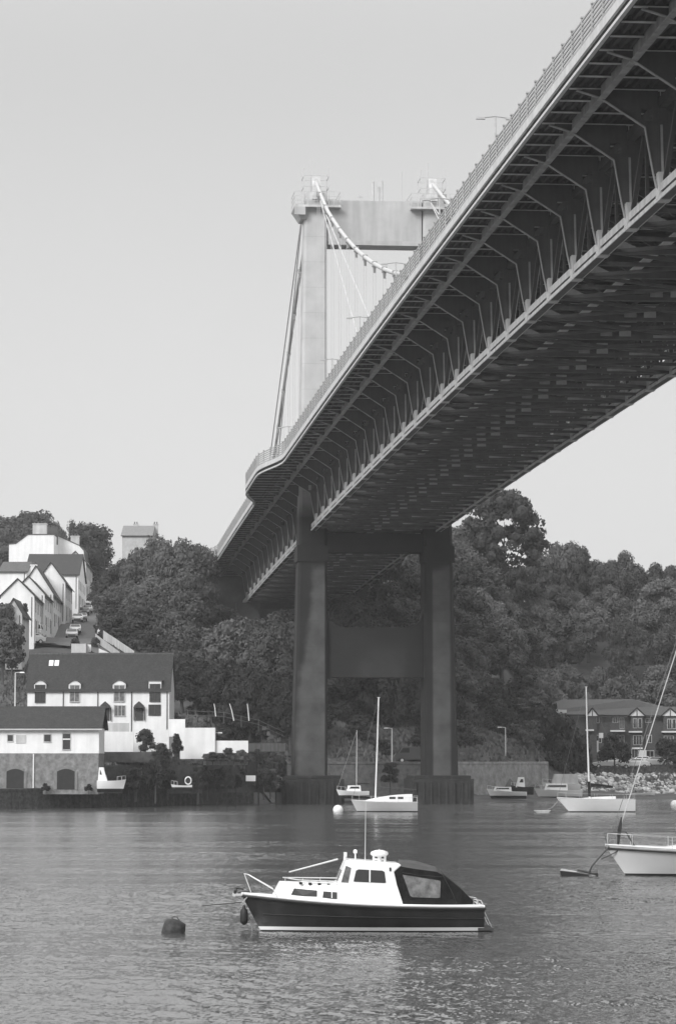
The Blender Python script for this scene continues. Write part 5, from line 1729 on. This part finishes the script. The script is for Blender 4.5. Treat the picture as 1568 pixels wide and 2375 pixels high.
ym, fx1, fz1, sh1, L1 = yacht('sailing_yacht', 815, 967, 1883, 294, 2.3, 1857, 1862, 'small white sailboat with a bare mast, moored between the two bridge piers', mast=870, mast_top=(878,1620), cabin=(840,955,1842,[(902,916,1848,1853),(921,934,1848,1853)]), rake=.8, hull_m=mat('grey_gelcoat',.5,.3,.05,1.0), boot_m=M['black'], boom=None, backstay=False)
MB().tube([(fx1(955),0,fz1(1860)),(fx1(958),0,fz1(1846)),(fx1(967),0,fz1(1846)),(fx1(967),0,fz1(1860))], .02, 5).build('pushpit', M['alu'], ym)
MB().tube([(fx1(872),0,fz1(1826)),(fx1(965),0,fz1(1832))], .045, 6).build('boom', M['metal_dark'], ym)
yr, fx2, fz2, sh2, L2 = yacht('sailing_yacht', 1291, 1470, 1882, 293, 2.7, 1850, 1854, 'larger white sailboat with dark boom cover, moored at right before the rock bank', mast=1366, mast_top=(1360,1594), cabin=(1330,1425,1846,[]), rake=1.6, boom=(1420, M['canvas']), boot_m=M['navy'])
MB().tube([(fx2(1366),0,fz2(1846)),(fx2(1365),0,fz2(1812))], .13, 8).build('mast_boot', M['canvas'], yr)
st = MB(); 
for sg in (-1,1): st.tube([(fx2(1300)+.3*i, sg*(0.35+.12*i if i<6 else 1.1), fz2(1862)) for i in range(18)], .012, 4)
# mooring tender of the right sailboat
p = at(1257, 1884, 290)
tb = empty('mooring_raft', (p.x, 290, 0), 0, 'flat little mooring float left of the larger white sailboat, tied to its bow', 'buoy')
MB().frust(-.45,.5,-.3,.3,-.1,-.75,.75,-.4,.4,.18).box(-.8,.8,-.42,.42,.18,.24).build('float', M['white2'], tb)
MB().tube([(.5,0,.3),(1.0,.5,.5),(1.9,2.8,fz2(1852))], .03, 5).build('rope', M['rope'], tb)
# balls
def ball(q, qb, Y, r_, label, m=None, grp=None):
    p = at(q, qb, Y)
    o = MB().lathe([(.02,-r_*.9)]+[(r_*sin(pi*k/10), -r_*cos(pi*k/10)) for k in range(1,10)]+[(.02,r_)], 16).build('float', m or M['grp'], None, smooth=True)
    root = empty('mooring_buoy', (p.x, Y, r_*.45), 0, label, 'buoy', grp)
    o.parent = root
    MB().tube([(0,0,r_*.9),(0,0,r_*1.2)], .03, 6).build('pick_up_ring', M['metal_dark'], root)
ball(784, 1885, 292, .50, 'round white mooring ball just left of the small white sailboat', grp='white mooring balls')
ball(1564, 1866, 330, .48, 'white mooring ball at the right picture edge below the rock bank', grp='white mooring balls')

# yacht cut by the right edge
YR = 131
yc, fx3, fz3, sh3, L3 = yacht('sailing_yacht', 1404, 1404+9.4*6880/YR, 2028, YR, 3.0, 1960, 1978, 'near white yacht cut by the right picture edge, dark rubbing line and sloping forestay', mast=1404+3.9*6880/YR, mast_top=(1404+3.9*6880/YR,1380), cabin=(1404+2.2*6880/YR,1404+6.4*6880/YR,1945,[]), rake=1.15, hull_m=mat('off_white_gelcoat',.55,.3,.04,1.0), boot_m=M['black'], yaw=-2)
f3 = MB()
L_3 = L3
for sg in (-1,1):
    pts = []
    for i in range(24):
        u = (i/23)**1.3
        hf3 = 3.0/2*(1-(1-u/.55)**2.1) if u < .55 else 3.0/2*(1-.4*((u-.55)/.45)**2)
        pts.append((u*L3, sg*(hf3+.02), sh3(u)-.10))
    f3.tube(pts, .045, 5)
f3.build('rubbing_line', M['black'], yc)
pl = MB()
pl.tube([(.1,0,sh3(0)),(-.05,0,sh3(0)+.55),(.9,-.3,sh3(0)+.62),(1.3,-.6,sh3(.14))], .02, 6)
pl.tube([(.1,0,sh3(0)),(-.05,0,sh3(0)+.55),(.9,.3,sh3(0)+.62),(1.3,.6,sh3(.14))], .02, 6)
pl.build('pulpit', M['metal_dark'], yc)
MB().tube([(.55,0,sh3(0)+.05),(.62,0,sh3(0)+.75),(.72,0,sh3(0)+1.25)], [.05,.09,.03], 6).build('furler_drum', M['black'], yc)
MB().tube([(.62,0,sh3(0)+.75),(fx3(1404+3.9*6880/YR),0,fz3(1395))], .024, 6).build('furled_forestay', M['wire'], yc)
MB().tube([(.15,-.1,sh3(0)-.02),(-.35,-.1,fz3(1990)),(-.6,-.1,fz3(2006)),(-.75,-.05,fz3(2024))], .045, 6).build('mooring_chain', M['metal_dark'], yc)
MB().tube([(.75,-.2,sh3(.05)),(.4,-.2,fz3(1975)),(-.2,-.1,fz3(1990))], .03, 6).build('bridle_rope', M['metal_dark'], yc)
p = at(1333, 2028, YR)
md = empty('mooring_pickup', (p.x, YR, 0), 0, 'low dark mooring float lying in the water ahead of the yacht at the right edge', 'buoy')
MB().add([(-.62,-.25,-.05),(.55,-.2,-.05),(.55,.2,-.05),(-.62,.25,-.05),(-.66,-.28,.22),(.6,-.2,.04),(.6,.2,.04),(-.66,.28,.22)],[(3,2,1,0),(4,5,6,7),(0,1,5,4),(1,2,6,5),(2,3,7,6),(3,0,4,7)]).build('float', M['black'], md)
MB().add([(-.64,-.22,.225),(.1,-.16,.16),(.1,.16,.16),(-.64,.22,.225),(-.55,-.18,.30),(0,-.1,.2),(0,.1,.2),(-.55,.18,.30)],[(3,2,1,0),(4,5,6,7),(0,1,5,4),(1,2,6,5),(2,3,7,6),(3,0,4,7)]).build('float_top', M['white2'], md)
MB().tube([(.1,0,.25),(.7,0,.12),(1.0,0,.12)], [.04,.07,.14], 7).build('shackle', M['metal_dark'], md)

# ---------------- small craft along the far shore
def cruiser(qb, qs, qwl, Y, beam, hgt_b, hgt_s, label, cab=None, flip=False, hull_m=None, mast=None, cover=False, z=0, cat='boat', name='cabin_boat', yaw=0, win=True, grp='small craft along the far shore'):
    kq = Y/6880; lo, hi = min(qb,qs), max(qb,qs)
    p0 = at(qb, qwl, Y)
    if z == 'q': z = p0.z
    r = empty(name, (p0.x, Y, z), (pi if qb > qs else 0)+radians(yaw), label, cat, grp)
    L = (hi-lo)*kq
    sh, hf, pt_ = boat_hull(r, L, beam, hgt_b, hgt_s, .3, L*.12, .85, hull_m or M['grp'], M['navy'], M['black'], fine=.6, boot=(0,.08), n=14)
    if cab:
        a, c, h = cab
        x0, x1 = a*L, c*L
        zb = sh(.5)-.05
        o = MB().frust(x0,x1,-beam*.36,beam*.36,zb,x0+.28*h,x1-.08*h,-beam*.3,beam*.3,zb+h).build('cabin', M['grp'] if not cover else M['white2'], r, bevel=.04)
        if win:
            for sg in (-1,1):
                yb = beam*.36-.02*h; 
                vs = [(x0+.3*h+.12,sg*(beam*.335),zb+h*.48),(x1-.2,sg*(beam*.335),zb+h*.48),(x1-.22,sg*(beam*.315),zb+h*.82),(x0+.3*h+.3,sg*(beam*.315),zb+h*.82)]
                MB().add(vs+[(x,y-sg*.1,z_) for x,y,z_ in vs],[(0,1,2,3),(7,6,5,4),(0,4,5,1),(1,5,6,2),(2,6,7,3),(3,7,4,0)]).build('cabin_window', M['glass'], o)
            MB().add([(x0+.10*h-.01,-beam*.25,zb+h*.45),(x0+.10*h-.01,beam*.25,zb+h*.45),(x0+.22*h-.01,beam*.22,zb+h*.85),(x0+.22*h-.01,-beam*.22,zb+h*.85)],[(0,1,2,3)]).build('windscreen', M['glass'], o)
    if mast:
        u, h = mast
        MB().tube([(u*L,0,sh(u)-.05),(u*L+.05,0,h)], [.06,.04], 6).build('mast', M['alu'], r)
        MB().tube([(u*L+.05,0,h-.1),(.1,0,sh(0))], .012, 4).build('forestay', M['wire'], r)
        MB().tube([(u*L,0,sh(u)+.9),(u*L+L*.4,0,sh(u)+.85)], .05, 6).build('boom', M['canvas'], r)
    g = MB()
    for sg in (-1,1):
        P = [Vector(pt_(u, sh(u), sg)) for u in (0.02,.15,.3)]
        for p_ in P: g.tube([p_, p_+Vector((0,0,.4))], .014, 4)
        g.tube([p_+Vector((0,0,.4)) for p_ in P], .014, 4)
    g.build('bow_rail', M['alu'], r)
    return r, L, sh
cruiser(1128, 1220, 1847, 370, 1.9, .95, .55, 'low white open motorboat with portholes, leftmost of the moored group right of the pier', cab=(.18,.62,.55), yaw=-8, z='q')
cruiser(1184, 1236, 1838, 376, 1.8, .9, .7, 'small white wheelhouse boat behind the low white motorboat', cab=(.2,.62,1.25), hull_m=M['navy'], z='q')
cruiser(1238, 1348, 1849, 380, 2.2, 1.15, .85, 'white cruiser moored left of the larger sailboat hull', cab=(.2,.7,.85), z='q')
cruiser(1256, 1344, 1836, 386, 2.2, 1.25, .95, 'cruiser under a pale fabric cover, behind the white cruiser', cab=(.25,.95,1.3), cover=True, win=False, z='q')
cruiser(1520, 1462, 1846, 398, 1.6, .55, .4, 'small upturned-looking white dinghy on the water below the rock bank', cab=None, name='dinghy', z='q')
cruiser(780, 855, 1846, 346, 2.0, .75, .55, 'small moored sailing boat with a thin mast, behind and left of the small white sailboat', cab=(.3,.75,.7), mast=(.62,7.6), name='sailing_dinghy', yaw=4, z='q')
# boats and things ashore on the left quay
cruiser(293, 227, 1832, 313.6, 1.6, 1.05, .95, 'white cabin boat laid up on the quay against the boathouse corner', cab=(.64,.97,1.45), z=at(0,1831,313.6).z, hull_m=M['grp'])
cruiser(397, 446, 1830, 322, 1.1, .4, .32, 'small white open dinghy pulled up on the left quay', z=2.1, name='dinghy')
cruiser(655, 600, 1822, 346, 1.2, .5, .4, 'grey rowing boat on the shore left of the left pier', z=2.2, name='dinghy', hull_m=M['white2'])
# lifebuoy on its stand
p = at(437, 1826, 324)
lb = empty('lifebuoy_stand', (p.x, 324, 2.05), 0, 'white lifebuoy ring on a post beside the small dinghy on the quay', 'lifebuoy')
MB().tube([(0,.06,-.2),(0,.06,1.25)], .05, 6).build('post', M['wood'], lb)
MB().tube([(.33*cos(2*pi*k/16),0,.82+.4*sin(2*pi*k/16)) for k in range(17)], .075, 7, caps=False).build('ring', M['white'], lb, smooth=True)
p = at(582, 1820, 340)
nb = empty('noticeboard', (p.x, 340, 2.15), 0, 'small white noticeboard standing on the quay left of the left pier', 'sign')
MB().box(-.55,.55,-.03,.03,.55,1.2).build('board', M['white'], nb)
MB().box(-.45,-.38,.0,.06,-.2,.6).build('post', M['wood'], nb); MB().box(.38,.45,.0,.06,-.2,.6).build('post', M['wood'], nb)

# ================================================================ vehicles
def car(X, Y, z, rz, label, m, group, kind='car', pitch=0):
    r = empty('parked_car' if kind == 'car' else 'parked_van', (X,Y,z), rz, label, 'car' if kind == 'car' else 'van', group)
    r.rotation_euler = (0, pitch, rz)
    # local: front = +x
    if kind == 'car':
        prof = [(-2.05,.35),(2.0,.35),(2.1,.62),(2.0,.82),(1.15,.98),(.45,1.40),(-1.0,1.44),(-1.75,1.02),(-2.08,.92)]
        gl = [(1.02,.98),(.42,1.36),(-.98,1.39),(-1.6,1.02)]
        W2 = .85
    else:
        prof = [(-2.3,.35),(2.2,.35),(2.35,.75),(2.2,1.1),(1.7,1.25),(1.2,1.95),(-2.25,2.0)]
        gl = [(1.6,1.28),(1.2,1.82),(.4,1.85),(.4,1.28)]
        W2 = .92
    b = MB(); n = len(prof)
    def hw(z_): return W2 - max(0, z_-.95)*.28
    vs = [(x,-hw(zz),zz) for x,zz in prof]+[(x,hw(zz),zz) for x,zz in prof]
    b.add(vs, [tuple(range(n)), tuple(range(2*n-1,n-1,-1))]+[(i,n+i,n+(i+1)%n,(i+1)%n) for i in range(n)])
    body = b.build('body', m, r, bevel=.05)
    k = len(gl)
    for sg in (-1,1):
        g = MB()
        vs = [(x*.97,sg*(hw(zz)+.008),zz-.02) for x,zz in gl]
        g.add(vs+[(x,y-sg*.05,zz) for x,y,zz in vs], [tuple(range(k)), tuple(range(2*k-1,k-1,-1))]+[(i,(i+1)%k,k+(i+1)%k,k+i) for i in range(k)])
        g.build('side_window', M['glass'], r)
    a, c = (prof[4], prof[5])
    g = MB(); vs = []
    for t_, w_ in ((.08,.0),(.9,.0)):
        x = a[0]+(c[0]-a[0])*t_; zz = a[1]+(c[1]-a[1])*t_; h_ = hw(zz)-.1
        vs += [(x+.02,-h_,zz+.015),(x+.02,h_,zz+.015)]
    g.add(vs, [(0,1,3,2)]); g.build('windscreen', M['glass'], r)
    if kind == 'car':
        a, c = prof[6], prof[7]; g = MB(); vs = []
        for t_ in (.1,.9):
            x = a[0]+(c[0]-a[0])*t_; zz = a[1]+(c[1]-a[1])*t_; h_ = hw(zz)-.12
            vs += [(x-.02,-h_,zz+.015),(x-.02,h_,zz+.015)]
        g.add(vs, [(0,1,3,2)]); g.build('rear_window', M['glass'], r)
    for x in (-1.3, 1.3):
        for sg in (-1,1):
            wl = MB().tube([(x,sg*(W2-.2),.31),(x,sg*(W2+.02),.31)], .31, 14).build('wheel', M['tyre'], r)
            MB().tube([(x,sg*(W2+.02),.31),(x,sg*(W2+.035),.31)], .19, 10).build('rim', M['alu'], wl)
    for sg in (-1,1):
        MB().box(prof[2][0]-.12,prof[2][0]-.0,sg*.62-.17,sg*.62+.17,.62,.78).build('headlight', M['lampglass'], r)
        MB().box(prof[0][0]-.04,prof[0][0]+.06,sg*.65-.12,sg*.65+.12,.72,.88).build('tail_light', M['metal_dark'], r)
    MB().box(prof[2][0]-.03,prof[2][0]+.02,-.5,.5,.36,.56).build('bumper', M['metal_dark'], r)
    return r
P_W = mat('white_car_paint', .78, .25, .03, 1, spec=.6); P_S = mat('silver_car_paint', .5, .3, .05, 1, metal=.2); P_D = mat('dark_car_paint', .05, .3, .1, 1, spec=.6)
GS = 'cars parked along the steep street'
street = [(168,1452,428,P_S,'nearest light car of the queue parked up the steep street'),
          (176,1434,446,P_W,'second light car of the queue on the steep street'),
          (181,1424,462,P_W,'third light car of the queue on the steep street'),
          (191,1414,482,P_S,'fourth car of the queue on the steep street, nearer the houses'),
          (197,1408,500,P_D,'dark car far up the queue on the steep street'),
          (204,1404,510,P_W,'white car close behind the dark car far up the steep street'),
          (203,1402,528,P_W,'bright car near the top of the queue on the steep street'),
          (210,1397,552,P_S,'last car of the queue at the top of the steep street')]
for q, qb, Y, m, lb in street:
    X = at(q, qb, Y).x
    car(X, Y, ground(X, Y)+.14, -pi/2+radians(4), lb, m, GS, pitch=0)
for q, Y, m, lb, rz, kd in ((70,410,P_W,'white hatchback turning at the junction above the left end of the cottages',radians(200),'car'),
                            (88,416,P_W,'white van beside the hatchback at the junction',radians(265),'van'),
                            (243,440,P_W,'white car half hidden by the wood right of the steep street',radians(268),'car')):
    X = at(q, 1520, Y).x
    car(X, Y, ground(X, Y)+.14, rz, lb, m, 'vehicles at the road junction', kind=kd)
GF = 'cars parked in front of the flats'
for q, Y, m, lb, rz in ((1408,421,P_S,'light car at the left end of the row in front of the flats',pi),
                    (1436,421,P_W,'white car in the row in front of the flats, left of the entrance',pi*.98),
                    (1470,417.5,P_W,'nearest white car in front of the white entrance of the flats',pi*1.02),
                    (1484,422,P_W,'white car behind the nearest one, by the entrance of the flats',pi),
                    (1525,419,P_S,'silver car right of the entrance of the flats',0),
                    (1560,421,P_D,'dark car at the right picture edge in front of the flats',pi)):
    X = at(q, 1770, Y).x
    car(X, Y, ground(X, Y)+.06, rz, lb, m, GF)
for q, qz, Y, m, lb, rz, kd in ((768,1776,373,P_W,'white car on the road above the stone wall, right of the left tower leg',pi,'car'),
                            (956,1769,376,P_D,'dark van with a pale roof beside the right tower leg',pi,'van')):
    X = at(q, 1770, Y).x
    car(X, Y, at(q,qz,Y).z, rz, lb, m, 'vehicles on the road under the bridge', kind=kd)

# ================================================================ haze: thin even river air
hz_ = MB().box(-430, 430, -410, 1300, -4.0, 100).build('haze', None)
hm = bpy.data.materials.new('river_haze'); hm.use_nodes = True
t = hm.node_tree
for n in list(t.nodes):
    if n.type != 'OUTPUT_MATERIAL': t.nodes.remove(n)
pv = t.nodes.new('ShaderNodeVolumePrincipled')
pv.inputs['Color'].default_value = (.9,.9,.9,1); pv.inputs['Density'].default_value = HAZE
o_ = [n for n in t.nodes if n.type == 'OUTPUT_MATERIAL'][0]
t.links.new(pv.outputs[0], o_.inputs['Volume'])
hz_.data.materials.clear(); hz_.data.materials.append(hm)
tag(hz_, kind='stuff')
